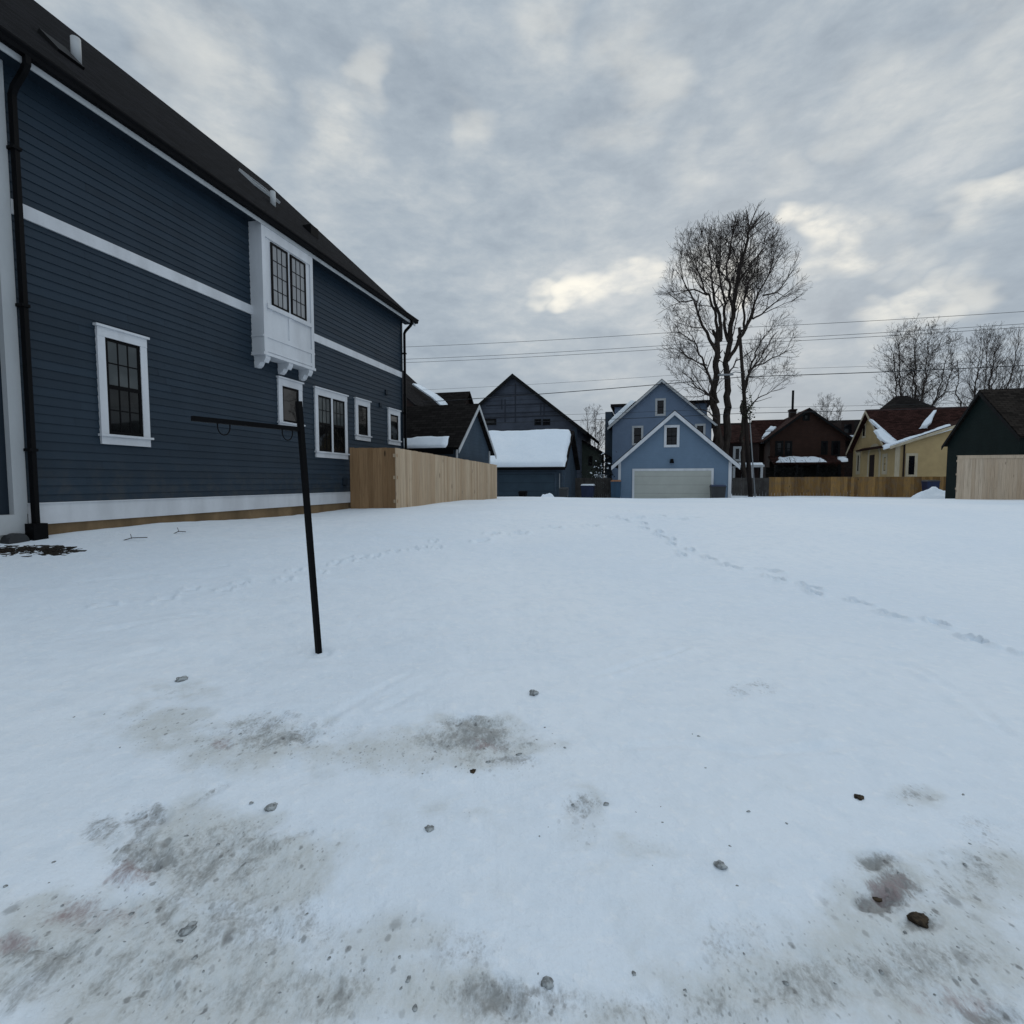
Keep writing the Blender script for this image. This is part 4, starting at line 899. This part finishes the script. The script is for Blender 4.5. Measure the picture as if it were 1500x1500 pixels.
# ------------------------------------------------------------------ bins
def wheelie(name, label, px, py_t, py_b, px0, px1, Y, body, lid, lidlabel=None, group=None):
    c = at(px, py_b, Y); zt = at(px, py_t, Y).z; wd = (px1-px0)/F*Y; zb = min(gz(c.x, c.y), c.z)
    l = tolot(c); e = thing(name, label, 'bin', l.x, l.y, zb, group); w = wd/2; hgt = zt-zb; k = .82; dep = wd*.55
    a, b = l.x, l.y
    m = MB(); m.hexa([(a-w*k, b-dep*k, zb+.08), (a+w*k, b-dep*k, zb+.08), (a+w*k, b+dep*k, zb+.08), (a-w*k, b+dep*k, zb+.08)],
                     [(a-w*.95, b-dep, zt-.1), (a+w*.95, b-dep, zt-.1), (a+w*.95, b+dep, zt-.1), (a-w*.95, b+dep, zt-.1)])
    m.box(a-w, a+w, b-dep*1.04, b+dep*1.04, zt-.14, zt-.098); m.build('body', body, e)
    m = MB(); m.hexa([(a-w, b-dep*1.08, zt-.095), (a+w, b-dep*1.08, zt-.095), (a+w, b+dep*1.08, zt-.095), (a-w, b+dep*1.08, zt-.095)],
                     [(a-w*.85, b-dep*.9, zt-.02), (a+w*.85, b-dep*.9, zt-.02), (a+w*.85, b+dep*.95, zt), (a-w*.85, b+dep*.95, zt)]); m.build('lid', lid, e)
    m = MB(); m.tube([(a-w*.8, b+dep*1.2, zt-.12), (a+w*.8, b+dep*1.2, zt-.12)], .02, 8); m.build('handle', body, e)
    for s_ in (-1, 1): m = MB(); m.tube([(a+s_*w*.8-.03, b+dep*.9, zb+.1), (a+s_*w*.8+.03, b+dep*.9, zb+.1)], .11, 14); m.build('wheel', 'black', e)
    return e
wheelie('wheelie_bin', 'blue bin with orange lid at the left corner of the light blue garage', 902, 703, 735, 895, 910, 31.4, 'binteal', 'binorange')
wheelie('wheelie_bin', 'dark blue bin with snow on its lid in the gap beside the dark fence', 861, 709, 733, 852, 871, 34.0, 'binblue', 'roofsnow')
wheelie('wheelie_bin', 'small dark bin at the right corner of the snow-roofed garage', 826, 714, 733, 820, 833, 28.7, 'bingrey', 'bingrey')
wheelie('wheelie_bin', 'dark grey bin beside the pale roller door of the light blue garage', 1051, 710, 734, 1041, 1062, 29.9, 'bingrey', 'binblue')
wheelie('wheelie_bin', 'low black bin standing against the slate-blue garage door', 766, 719, 733, 760, 771, 28.6, 'black', 'black')
wheelie('wheelie_bin', 'blue bin half buried behind the snow pile near the brown fence', 1362, 703, 730, 1353, 1369, 35.2, 'binblue', 'bingrey')
p = at(1333, 729, 40); m = MB(); l = tolot(p); e = thing('yard_sign', 'small white sign low in front of the brown fence', 'sign', l.x, l.y, .3)
m.box(l.x-.16, l.x+.16, l.y-.01, l.y+.01, p.z+.06, at(1333, 719, 40).z); m.build('panel', 'white', e); m = MB(); m.box(l.x-.02, l.x+.02, l.y+.01, l.y+.03, p.z-.3, p.z+.3); m.build('stake', 'galv', e)

# snow heaps
def heap(label, px0, px1, ytop, ybase, Y, seed):
    c = at((px0+px1)/2, ybase, Y); w = (px1-px0)/F*Y/2; h = (ybase-ytop)/F*Y+.25; m = MB(); N = 26; vs = []; fs = []
    for i in range(N):
        for j in range(N):
            u = -1+2*i/(N-1); v = -1+2*j/(N-1); d = math.hypot(u, v)
            z = max(0, 1-d)**.9*h*(1+1.1*float(fbm(np.array(u*2.3+seed), np.array(v*2.3+seed), 4)))
            vs.append((c.x+u*w*1.15, c.y+v*w*.8, c.z-.25+z))
    for i in range(N-1):
        for j in range(N-1): fs.append((i*N+j, (i+1)*N+j, (i+1)*N+j+1, i*N+j+1))
    o = m.add(vs, fs).build('snow_pile', 'roofsnow', None, True, origin=c); o.location = c; tag(o, label, 'snow pile')
heap('shovelled snow pile in front of the blue bin near the dark green garage', 1335, 1400, 712, 729, 33.0, 2)
heap('low lumpy snow pile in front of the slate-blue garage door', 784, 818, 719, 732, 27.5, 5)

# ------------------------------------------------------------------ utility pole, lamp and cables
Yu = 36.0; ub = at(1101, 735, Yu); ut = at(1083, 480, Yu)
UP = thingw('utility_pole', 'tall leaning wooden utility pole in front of the big bare tree', 'utility pole', ub)
m = MB(); m.tube([ub-Vector((0, 0, .6)), ub.lerp(ut, .5), ut], .165, 12, r1=.10); m.build('pole', 'polewood', UP, True)
c0 = ub+Vector((.24, -.12, -.3)); c1 = at(1098, 610, Yu-.15)
m = MB(); m.tube([c0, c1], .04, 8); m.build('conduit', 'galv', UP, True)
xa = ub.lerp(ut, .965); m = MB(); sq(m, xa-UV*.9+Vector((0, 0, 0)), xa+UV*.9, .1, Vector((0, 0, 1))); m.build('crossarm', 'polewood', UP)
la = ub.lerp(ut, .745); lh = at(1063, 549, Yu-1.0)
SLm = thingw('street_lamp', 'grey street lamp head reaching out from the utility pole', 'street lamp', la)
m = MB(); m.tube([la, la.lerp(lh, .45)+Vector((0, 0, .12)), lh+Vector((.25, 0, .03))], .035, 8); m.build('arm', 'galv', SLm, True)
m = MB(); m.tube([lh+Vector((.5, 0, .02)), lh+Vector((.3, 0, 0)), lh, lh+Vector((-.3, 0, -.02)), lh+Vector((-.5, 0, -.03))], .07, 10, r1=.09)
for v in m.v: v.z = lh.z+(v.z-lh.z)*.8
m.build('lamp_head', 'galv', SLm, True)
def vine(parent, c, n, r, mat, name='ivy', rs=random.Random(4)):
    m = MB()
    for _ in range(n):
        p = Vector(c)+Vector((rs.gauss(0, r), rs.gauss(0, r), rs.gauss(0, r*2.2))); s_ = rs.uniform(.05, .13)
        x = Vector((rs.gauss(0, 1), rs.gauss(0, 1), rs.gauss(0, 1))).normalized(); y = x.orthogonal().normalized()
        m.add([p-x*s_, p+y*s_*.6, p+x*s_, p-y*s_*.6], [(0, 1, 2, 3)])
    return m.build(name, mat, parent)
vine(UP, at(1094, 600, Yu), 320, .22, 'foliage')
wires = [  # photo heights: at x=600, at the pole, at x=1490, radius, look
    (508, 480, 457, .014, 'topmost thin power line crossing the sky'), (526, 498, 475, .014, 'upper of the two close power lines below the topmost wire'),
    (531, 503, 480, .014, 'lower of the two close power lines below the topmost wire'), (572, 541, 528, .009, 'faint thin cable just above the thick communication cable'),
    (590, 551, 536, .026, 'thick dark communication cable at street lamp height'), (612, 596, 588, .010, 'thin cable just above roof height'), (622, 604, 594, .018, 'lowest cable running just above the house roofs')]
for yl, yp, yr, r_, lab in wires:
    f = (735-yp)/255.0; P0 = ub.lerp(ut, f)
    # along the alley, straight poles 45 m apart
    def end(sg, px, py):
        k = sg*45.0; E = P0+NV*k
        t = tolot(ray(px, py)); # height the cable needs where it is seen
        B = P0+NV*0; lb_ = tolot(B); s_ = lb_.y/t.y; return t.x*s_-lb_.x, CAMZ+t.z*s_
    sl_, zl_ = end(-1, 600, yl); sr_, zr_ = end(1, 1490, yr)
    pts = []
    for i in range(41):
        u = -45+90*i/40.0; L = 45.0; s_ = -sl_ if u < 0 else sr_; zq = zl_ if u < 0 else zr_; t = abs(u)/L; ts = s_/L
        sag = .35; zend = P0.z+((zq-P0.z)+4*sag*ts*(1-ts))/ts
        p = P0+NV*u; pts.append((p.x, p.y, P0.z+(zend-P0.z)*t-4*sag*t*(1-t)))
    m = MB(); m.tube(pts, r_, 5); o = m.build('power_line', 'wire', None, True, origin=P0); o.location = P0; tag(o, lab, 'cable', 'overhead cables')

# ------------------------------------------------------------------ bare trees (space colonisation)
def tubes_np(name, P0, P1, r0, r1, k, mat, parent):
    """many short tapered tubes as one mesh (points relative to the parent)"""
    n = len(P0)
    d = P1-P0; L = np.linalg.norm(d, axis=1)[:, None]+1e-9; d = d/L; P1 = P1+d*np.minimum(r1[:, None]*.3, L*.3)
    ref = np.where(np.abs(d[:, 2:3]) < .9, np.array([[0, 0, 1.0]]), np.array([[1.0, 0, 0]])); u = np.cross(d, ref); u /= np.linalg.norm(u, axis=1)[:, None]; v = np.cross(d, u)
    t = 2*np.pi*np.arange(k)/k; ring = u[:, None]*np.cos(t)[None, :, None]+v[:, None]*np.sin(t)[None, :, None]
    co = np.concatenate([P0[:, None]+ring*r0[:, None, None], P1[:, None]+ring*r1[:, None, None]], 1).reshape(-1, 3)
    b = (np.arange(n)*2*k)[:, None]; j = np.arange(k); j2 = (j+1) % k
    return co, np.stack([b+j, b+j2, b+j2+k, b+j+k], -1).reshape(-1, 4)
def mesh_np(name, parts, mat, parent):
    o = 0; cs, fs = [], []
    for c, f in parts: cs.append(c); fs.append(f+o); o += len(c)
    co = np.concatenate(cs); fa = np.concatenate(fs); me = bpy.data.meshes.new(name)
    me.vertices.add(len(co)); me.vertices.foreach_set('co', co.astype(np.float32).ravel()); me.loops.add(fa.size); me.loops.foreach_set('vertex_index', fa.astype(np.int32).ravel())
    me.polygons.add(len(fa)); me.polygons.foreach_set('loop_start', np.arange(0, fa.size, 4, dtype=np.int32)); me.polygons.foreach_set('loop_total', np.full(len(fa), 4, np.int32))
    me.update(calc_edges=True); me.shade_smooth(); me.materials.append(MT[mat]); ob = bpy.data.objects.new(name, me); C.objects.link(ob); ob.parent = parent; return ob
def grow_tree(name, label, base, env, limbs, seed, size=1.0, tip=.007, group=None, tthr=.08, dens=1.0, up=.10, tail=3.2, fat=1.0):
    """limbs: (points, start radius, end radius, bare fraction); shoots, branchlets and twigs grow from them"""
    rng = np.random.RandomState(seed); rnd = random.Random(seed); EC = np.array([e_[0] for e_ in env]); ER = np.array([e_[1] for e_ in env])
    P0, P1, R0, R1 = [], [], [], []
    def inside(p):
        k = 1/size; lump = math.sin(p[0]*1.15*k+1+seed)*math.sin(p[1]*.9*k+2)+math.sin(p[2]*1.0*k+p[0]*.5*k)*.8
        return ((((p-EC)/ER)**2).sum(1).min()) < .92+.30*lump+.3*rnd.random()
    def seg(a, b, r0, r1): P0.append(a); P1.append(b); R0.append(r0); R1.append(r1)
    zup = np.array([0, 0, 1.0])
    LEN = (3.3*size, 1.55*size, .85*size, .5*size); SP = (.62*size/dens, .36*size/dens, .25*size/dens)
    def shoot(p, d, L, r, lvl):
        n = max(3, int(L/(.30*size))); st = L/n; re = max(tip*.8, r*.3); carry = rnd.uniform(.2, .9)*SP[min(lvl, 2)]; side = rng.normal(0, 1, 3); out = 0
        for i in range(n):
            f = i/n; d = d+rng.normal(0, .10+.02*lvl, 3)+zup*(up*(.5+f)); d = d/np.linalg.norm(d); q_ = p+d*st
            seg(p, q_, r+(re-r)*f, r+(re-r)*(i+1)/n); p = q_
            if not inside(p):
                out += 1
                if out > 1+(lvl > 1): break
            if lvl < 3:
                carry -= st
                while carry < 0:
                    carry += SP[lvl]*rnd.uniform(.6, 1.5)
                    if f < .12: continue
                    side = -side+rng.normal(0, .6, 3); w = side-d*side.dot(d); w = w/(np.linalg.norm(w)+1e-6); an = R(rnd.uniform(26, 52))
                    dn = d*math.cos(an)+w*math.sin(an)+zup*.10; dn /= np.linalg.norm(dn)
                    Lc = LEN[min(lvl+1, 3)]*rnd.uniform(.55, 1.25)*(1-.45*f); shoot(p, dn, Lc, min((r+(re-r)*f)*.62, tip+.0085*Lc/size**.5), lvl+1)
        if lvl < 3:
            for _ in range(2): dn = d+rng.normal(0, .28, 3); shoot(p, dn/np.linalg.norm(dn), LEN[min(lvl+1, 3)]*rnd.uniform(.4, .9), max(re, tip), lvl+1) if inside(p) else None
    for pts, ra, rb, bare in limbs:
        if len(P0) and fat != 1: ra, rb = ra*fat, rb*fat
        P = [np.array(p, float) for p in pts]; Ls = [np.linalg.norm(b-a) for a, b in zip(P, P[1:])]; tot_ = sum(Ls); s_ = 0
        # smooth path through the given points
        path = []; wob = np.zeros(3)
        for k in range(len(P)-1):
            a0 = P[k-1] if k else P[k]*2-P[k+1]; a3 = P[k+2] if k+2 < len(P) else P[k+1]*2-P[k]; n = max(2, int(Ls[k]/(.4*size)))
            for i in range(n):
                t = i/n; c = .5*((2*P[k])+(P[k+1]-a0)*t+(2*a0-5*P[k]+4*P[k+1]-a3)*t*t+(-a0+3*P[k]-3*P[k+1]+a3)*t**3); s_ += 1; wob = wob*.86+rng.normal(0, .075*size, 3)*min(1, s_*.15); path.append(c+wob)
        path.append(P[-1]+wob); N = len(path); carry = 0; side = rng.normal(0, 1, 3)
        for i in range(N-1):
            f = i/(N-1); r0, r1 = ra+(rb-ra)*f, ra+(rb-ra)*(i+1)/(N-1); seg(path[i], path[i+1], r0, r1)
            d = path[i+1]-path[i]; L = np.linalg.norm(d); d = d/L
            if f < bare: continue
            carry -= L
            while carry < 0:
                carry += .62*size/dens*rnd.uniform(.6, 1.4); side = -side+rng.normal(0, .7, 3); w = side-d*side.dot(d); w /= np.linalg.norm(w)+1e-6; an = R(rnd.uniform(28, 58))
                dn = d*math.cos(an)+w*math.sin(an)+zup*.15; dn /= np.linalg.norm(dn); Lc = LEN[0]*rnd.uniform(.5, 1.25)
                shoot(path[i+1], dn, Lc, min(r1*.6, tip+.012*Lc), 0)
        for _ in range(3 if tail else 0):
            dn = d+rng.normal(0, .22, 3); shoot(path[-1], dn/np.linalg.norm(dn), tail*size*rnd.uniform(.6, 1.1), rb*.8, 0)
    a, b, r0, r1 = map(np.array, (P0, P1, R0, R1)); t = thingw(name, label, 'tree', base, group)
    big = r1 > tthr; mid = ~big & (r1 > .03*size); small = ~big & ~mid
    mk = lambda m_, k: tubes_np('', a[m_], b[m_], r0[m_], r1[m_], k, None, None)
    if big.any(): mesh_np('trunk', [mk(big, 9)], 'bark', t)
    mesh_np('crown', [mk(m_, k) for m_, k in ((mid, 5), (small, 3)) if m_.any()], 'twig', t); print(label, len(a)); return t
Yt = 43.0; tb_ = at(1062, 735, Yt); sc_ = Yt/F
def rel(px, py, dy=0.0): p = at(px, py, Yt+dy); return tuple(p-tb_)
def E(px, py, rx, ry, dy=0.0, d=.8): return (rel(px, py, dy), (rx*sc_, rx*sc_*d, ry*sc_))
env = [E(1078, 402, 70, 72), E(1092, 356, 32, 40), E(1066, 356, 26, 32), E(1010, 400, 32, 52), E(1140, 420, 30, 60), E(1010, 500, 40, 50), E(1020, 575, 36, 42), E(1120, 465, 38, 44), E(1030, 560, 34, 40), E(1000, 450, 30, 44), E(1110, 375, 32, 44)]
limbs = [([rel(1058, 748), rel(1057, 700), rel(1054, 650), rel(1050, 590), rel(1053, 540), rel(1055, 500)], .43, .20, .6), ([rel(1060, 748, .4), rel(1062, 700, .5), rel(1065, 650, .7), rel(1064, 590, .7), rel(1064, 541, .7), rel(1068, 500, .5), rel(1073, 455), rel(1081, 418), rel(1089, 369), rel(1097, 340)], .36, .08, .5),
         ([rel(1055, 500), rel(1048, 470, .4), rel(1036, 432, .8), rel(1021, 398, 1)], .13, .045, .3), ([rel(1055, 500), rel(1056, 470), rel(1049, 435, -.8), rel(1043, 385, -1.2)], .15, .05, .3),
         ([rel(1054, 525), rel(1040, 495, -.3), rel(1024, 465, -.6), rel(1014, 440, -1), rel(1000, 408, -1.2)], .14, .04, .3), ([rel(1052, 590), rel(1044, 560, -.4), rel(1036, 535, -.6), rel(1022, 505, -1), rel(997, 485, -1.6)], .12, .035, .3),
         ([rel(1066, 528, .6), rel(1085, 497, .3), rel(1103, 467, -.3), rel(1118, 433, -.6), rel(1134, 402, -1)], .15, .045, .3), ([rel(1067, 500, .5), rel(1062, 480, 1), rel(1061, 450, 1.6), rel(1057, 410, 2), rel(1056, 362, 2)], .13, .045, .3),
         ([rel(1090, 488, .2), rel(1089, 455, .9), rel(1093, 425, 1.4), rel(1108, 380, 2)], .10, .035, .25), ([rel(1050, 590), rel(1034, 578, -1), rel(1006, 556, -1.6)], .08, .03, .2), ([rel(1036, 535, -.6), rel(1018, 528, .6), rel(990, 512, 1.2)], .06, .025, .2), ([rel(1050, 615, -.3), rel(1036, 604, -1.4), rel(1016, 596, -2.2)], .06, .025, .2), ([rel(1066, 550, .7), rel(1080, 530, 1.8), rel(1098, 512, 2.6)], .07, .03, .2), ([rel(1014, 440, -1), rel(996, 442, -.4), rel(980, 432, 0)], .06, .025, .15), ([rel(1103, 467, -.3), rel(1122, 455, .6), rel(1146, 436, 1)], .08, .03, .2),
         ([rel(1074, 455), rel(1068, 420, -1), rel(1070, 375, -1.6), rel(1076, 340, -1.8)], .11, .04, .3), ([rel(1079, 418), rel(1096, 392, -.8), rel(1118, 362, -1)], .09, .035, .2), ([rel(1036, 432, .8), rel(1018, 425, 1.6), rel(996, 432, 2.2)], .07, .03, .2), ([rel(1118, 433, -.6), rel(1138, 428, -1.6), rel(1154, 408, -2)], .07, .03, .2)]
grow_tree('bare_tree', 'tallest bare tree, a broad twin-trunked one behind the light blue houses', tb_, env, limbs, 11, 1.0, .0098, dens=1.42, up=.05, tail=2.8, fat=1.08)
env = [E(1125, 530, 34, 40, 1.5), E(1140, 500, 24, 34, 1.5), E(1108, 575, 34, 34, 1.5), E(1150, 535, 18, 26, 1.5)]
limbs = [([rel(1091, 748, 1.5), rel(1090, 640, 1.5), rel(1089, 575, 1.5), rel(1096, 535, 2), rel(1108, 500, 2.2)], .24, .05, .6), ([rel(1089, 578, 1.5), rel(1100, 543, 1.3), rel(1127, 529, 1), rel(1150, 515, .8)], .11, .035, .25), ([rel(1090, 612, 1.5), rel(1105, 588, 1.2), rel(1128, 572, .8)], .08, .03, .25), ([rel(1100, 543, 1.3), rel(1118, 515, .2), rel(1134, 488, 0)], .07, .03, .2)]
grow_tree('bare_tree', 'lower bare tree just behind the utility pole, right of the tallest one', tb_, env, limbs, 12, .9, .009, dens=1.4, up=.03, tail=2.0)
def far_tree(label, px, yb, yt, w, Y, seed, tip, lean=0, nl=8, fork=.2, dens=1.0, up=.04):
    b = at(px, yb, Y); s_ = Y/F; H_ = (yb-yt)*s_; Wd = w*s_/2; rg = random.Random(seed); sz = H_/22
    env = [((lean*s_, 0, H_*.68), (Wd, Wd*.8, H_*.32)), ((lean*s_*.5, 0, H_*.46), (Wd*.9, Wd*.7, H_*.22))]; rt = H_/80
    limbs = [([(0, 0, -.5), (0, 0, H_*fork*.6), (lean*s_*.2, 0, H_*fork), (lean*s_*.6, 0, H_*.55), (lean*s_, 0, H_*.8)], rt, rt*.2, .35)]
    for k in range(nl):
        t_ = 6.283*(k+rg.uniform(-.25, .25))/nl; rr = Wd*rg.uniform(.45, .92); zt_ = H_*rg.uniform(.62, .84); z0 = H_*fork*rg.uniform(.8, 1.5)
        limbs.append(([(0, 0, z0), (rr*.4*math.cos(t_), rr*.4*math.sin(t_), z0+H_*.14), (rr*.8*math.cos(t_)+lean*s_*.5, rr*.7*math.sin(t_), (z0+H_*.14+zt_)/2), (rr*math.cos(t_)+lean*s_, rr*.8*math.sin(t_), zt_)], rt*.5, rt*.16, .25))
    return grow_tree('bare_tree', label, b, env, limbs, seed, sz, tip, dens=dens, up=up, tthr=.12, tail=2.4)
far_tree('rounded bare tree rising above the yellow house, left of the two right-hand trees', 1333, 700, 474, 108, 68, 21, .012, dens=1.0)
far_tree('twiggy upright bare tree above the dark green garage, right of the rounded one', 1434, 700, 482, 92, 70, 22, .010, 10, 8, .16, .85, .10)
far_tree('small distant bare tree above the brick house roof', 1210, 690, 577, 52, 105, 23, .014, nl=5, dens=.6)
far_tree('low bare tree with snowy background in the gap left of the light blue house', 872, 700, 594, 44, 58, 24, .008, nl=5, dens=.6)
far_tree('low bare tree at the right edge behind the dark green garage', 1486, 690, 540, 60, 75, 25, .010, nl=5, dens=.6)
# dark hedge below the brick house porch
for k, (px, lab) in enumerate(((1150, 'dark leafless hedge clump below the left half of the snowy porch'), (1208, 'dark leafless hedge clump below the right half of the snowy porch'))):
    p = at(px, 725, 50.0); hd = thingw('hedge', lab, 'hedge', p); rs_h = random.Random(40+k); m = MB()
    for _ in range(1500):
        c = p+Vector((rs_h.gauss(0, .95), rs_h.gauss(0, .5), abs(rs_h.gauss(0, 1.25))+.2)); d_ = Vector((rs_h.gauss(0, .5), rs_h.gauss(0, .5), abs(rs_h.gauss(0, .6)))).normalized()*rs_h.uniform(.25, .6)
        m.tube([c, c+d_], .018, 3, cap=False, r1=.006)
    m.build('twigs', 'hedge', hd)
# shrub in the gap with snow caught on it
p = at(878, 732, 38.0); SH = thingw('shrub', 'dark snow-dusted shrub in front of the weathered fence', 'shrub', p)
vine(SH, p+Vector((0, 0, 1.5)), 700, .42, 'hedge', 'foliage', random.Random(8)); vine(SH, p+Vector((0, -.3, 1.6)), 130, .3, 'roofsnow', 'snow_layer', random.Random(9))

# ------------------------------------------------------------------ clods, mulch and twigs on the snow
def lump(name, p, r, mat, label, cat, group=None, seed=0, flat=.6, sink=.25, stretch=1.0, ang=0.0):
    rs = np.random.RandomState(seed); m = MB(); n1_, n2_ = (14, 22) if r > .012 else (8, 12); vs = []; fs = []; o3 = rs.rand(3)*20
    for i in range(n1_+1):
        for j in range(n2_):
            t, f = math.pi*i/n1_, 2*math.pi*j/n2_; v = Vector((math.sin(t)*math.cos(f), math.sin(t)*math.sin(f), math.cos(t)))
            k = 1+1.1*float(fbm(np.array(v.x*1.6+o3[0]+v.z), np.array(v.y*1.6+o3[1]-v.z*.7), 3)); v = v*k*r; v.x *= stretch; v.z *= flat
            vs.append(Matrix.Rotation(ang, 3, 'Z') @ v)
    for i in range(n1_):
        for j in range(n2_): fs.append((i*n2_+j, (i+1)*n2_+j, (i+1)*n2_+(j+1) % n2_, i*n2_+(j+1) % n2_))
    o = m.add(vs, fs).build(name, mat, None, True); o.location = Vector(p)+Vector((0, 0, r*flat*(1-sink))); return tag(o, label, cat, group)
named = [(1343, 1349, .028, 'clodbrown', 'dark brown clod of soil right of the purplish slush patch', 1.5), (1055, 1269, .022, 'clod', 'round grey clod lying alone on clean snow right of centre', 1.2),
         (782, 1017, .034, 'clod', 'grey lump standing alone farthest out in the open snow', 1.0), (396, 1185, .026, 'clod', 'oval grey clod above the speckled slush on the left', 1.4),
         (629, 1216, .022, 'clod', 'rounded pale grey clod in the clean snow left of centre', 1.2), (1258, 1169, .019, 'clodbrown', 'small dark clod above the purplish slush patch', 1.5),
         (693, 1131, .016, 'clodbrown', 'dark clod just below the central dirty streak', 1.1), (801, 1442, .020, 'clod', 'grey clod at the bottom of the frame near the centre', 1.0),
         (266, 997, .038, 'clod', 'grey clod left of the foot of the clothesline post', 1.5), (1281, 1317, .012, 'clodbrown', 'dark twisted lump at the lower left of the purplish slush patch', 2.2),
         (275, 1364, .020, 'clod', 'flat oval clod in the dirty snow at lower left', 1.5)]
for i, (px, py, r_, mt, lab, st) in enumerate(named): lump('dirt_clod', ground_at(px, py), r_*.9, mt, lab, 'clod', 'clods on the snow', i, .55, .5, st, (i*1.3) % 3)
rs = random.Random(12); k = 0
for (cx, cy, sx_, sy_, n) in ((300, 1380, 260, 80, 42), (120, 1340, 130, 60, 16), (350, 1240, 90, 50, 14), (1180, 1420, 260, 70, 34), (1100, 1230, 250, 90, 16), (560, 1440, 180, 50, 18), (720, 1080, 90, 25, 12), (380, 1080, 110, 22, 10), (1380, 1290, 90, 60, 10), (900, 1150, 300, 90, 14), (120, 1060, 120, 60, 6)):
    for _ in range(int(n*.72)):
        px = min(1490, max(8, cx+rs.gauss(0, .6)*sx_)); py = min(1494, cy+rs.gauss(0, .6)*sy_); r_ = rs.choice((.0035, .004, .0045, .005, .006, .007, .010))*(.7 if py > 1250 else 1.1)
        lump('grit', ground_at(px, py), r_, 'clod', 'small grey speck of grit scattered on the dirty snow', 'grit', 'grit scattered on the snow', 100+k, .55, .35, rs.uniform(1, 1.8), rs.uniform(0, 3)); k += 1
# mulch showing through beside the downspout, twigs by the wall
m = MB(); rs = random.Random(3)
for _ in range(260):
    px = rs.choice((rs.gauss(14, 22), rs.gauss(78, 16), rs.gauss(40, 36))); py = 806+rs.gauss(0, 3.5)
    g_ = ground_at(max(-60, px), max(800, py)); r_ = rs.uniform(.02, .06); o3 = rs.uniform(0, 6); n_ = 7
    top = [g_+Vector((r_*rs.uniform(.6, 1.3)*math.cos(o3+6.283*i/n_), r_*rs.uniform(.6, 1.3)*math.sin(o3+6.283*i/n_), rs.uniform(.0, .012))) for i in range(n_)]
    m.hexa([p-Vector((0, 0, .06)) for p in top], top)
tag(m.build('mulch', 'mulch', None), 'dark wet mulch showing through the snow below the downspout', 'mulch', kind='stuff')
for i, (px, py, L, lab) in enumerate(((193, 792, .2, 'bent twig on the snow near the navy house wall'), (262, 782, .1, 'tiny twig on the snow right of the bent one'))):
    g_ = ground_at(px, py); m = MB(); d_ = Vector((.9, .3, .1))*L
    m.tube([g_-d_, g_+Vector((0, 0, .04)), g_+d_+Vector((0, 0, .02))], .006, 5); m.tube([g_+Vector((0, 0, .03)), g_+Vector((-.05, .05, .09))], .004, 4); tag(m.build('twig', 'mulch', None), lab, 'twig')
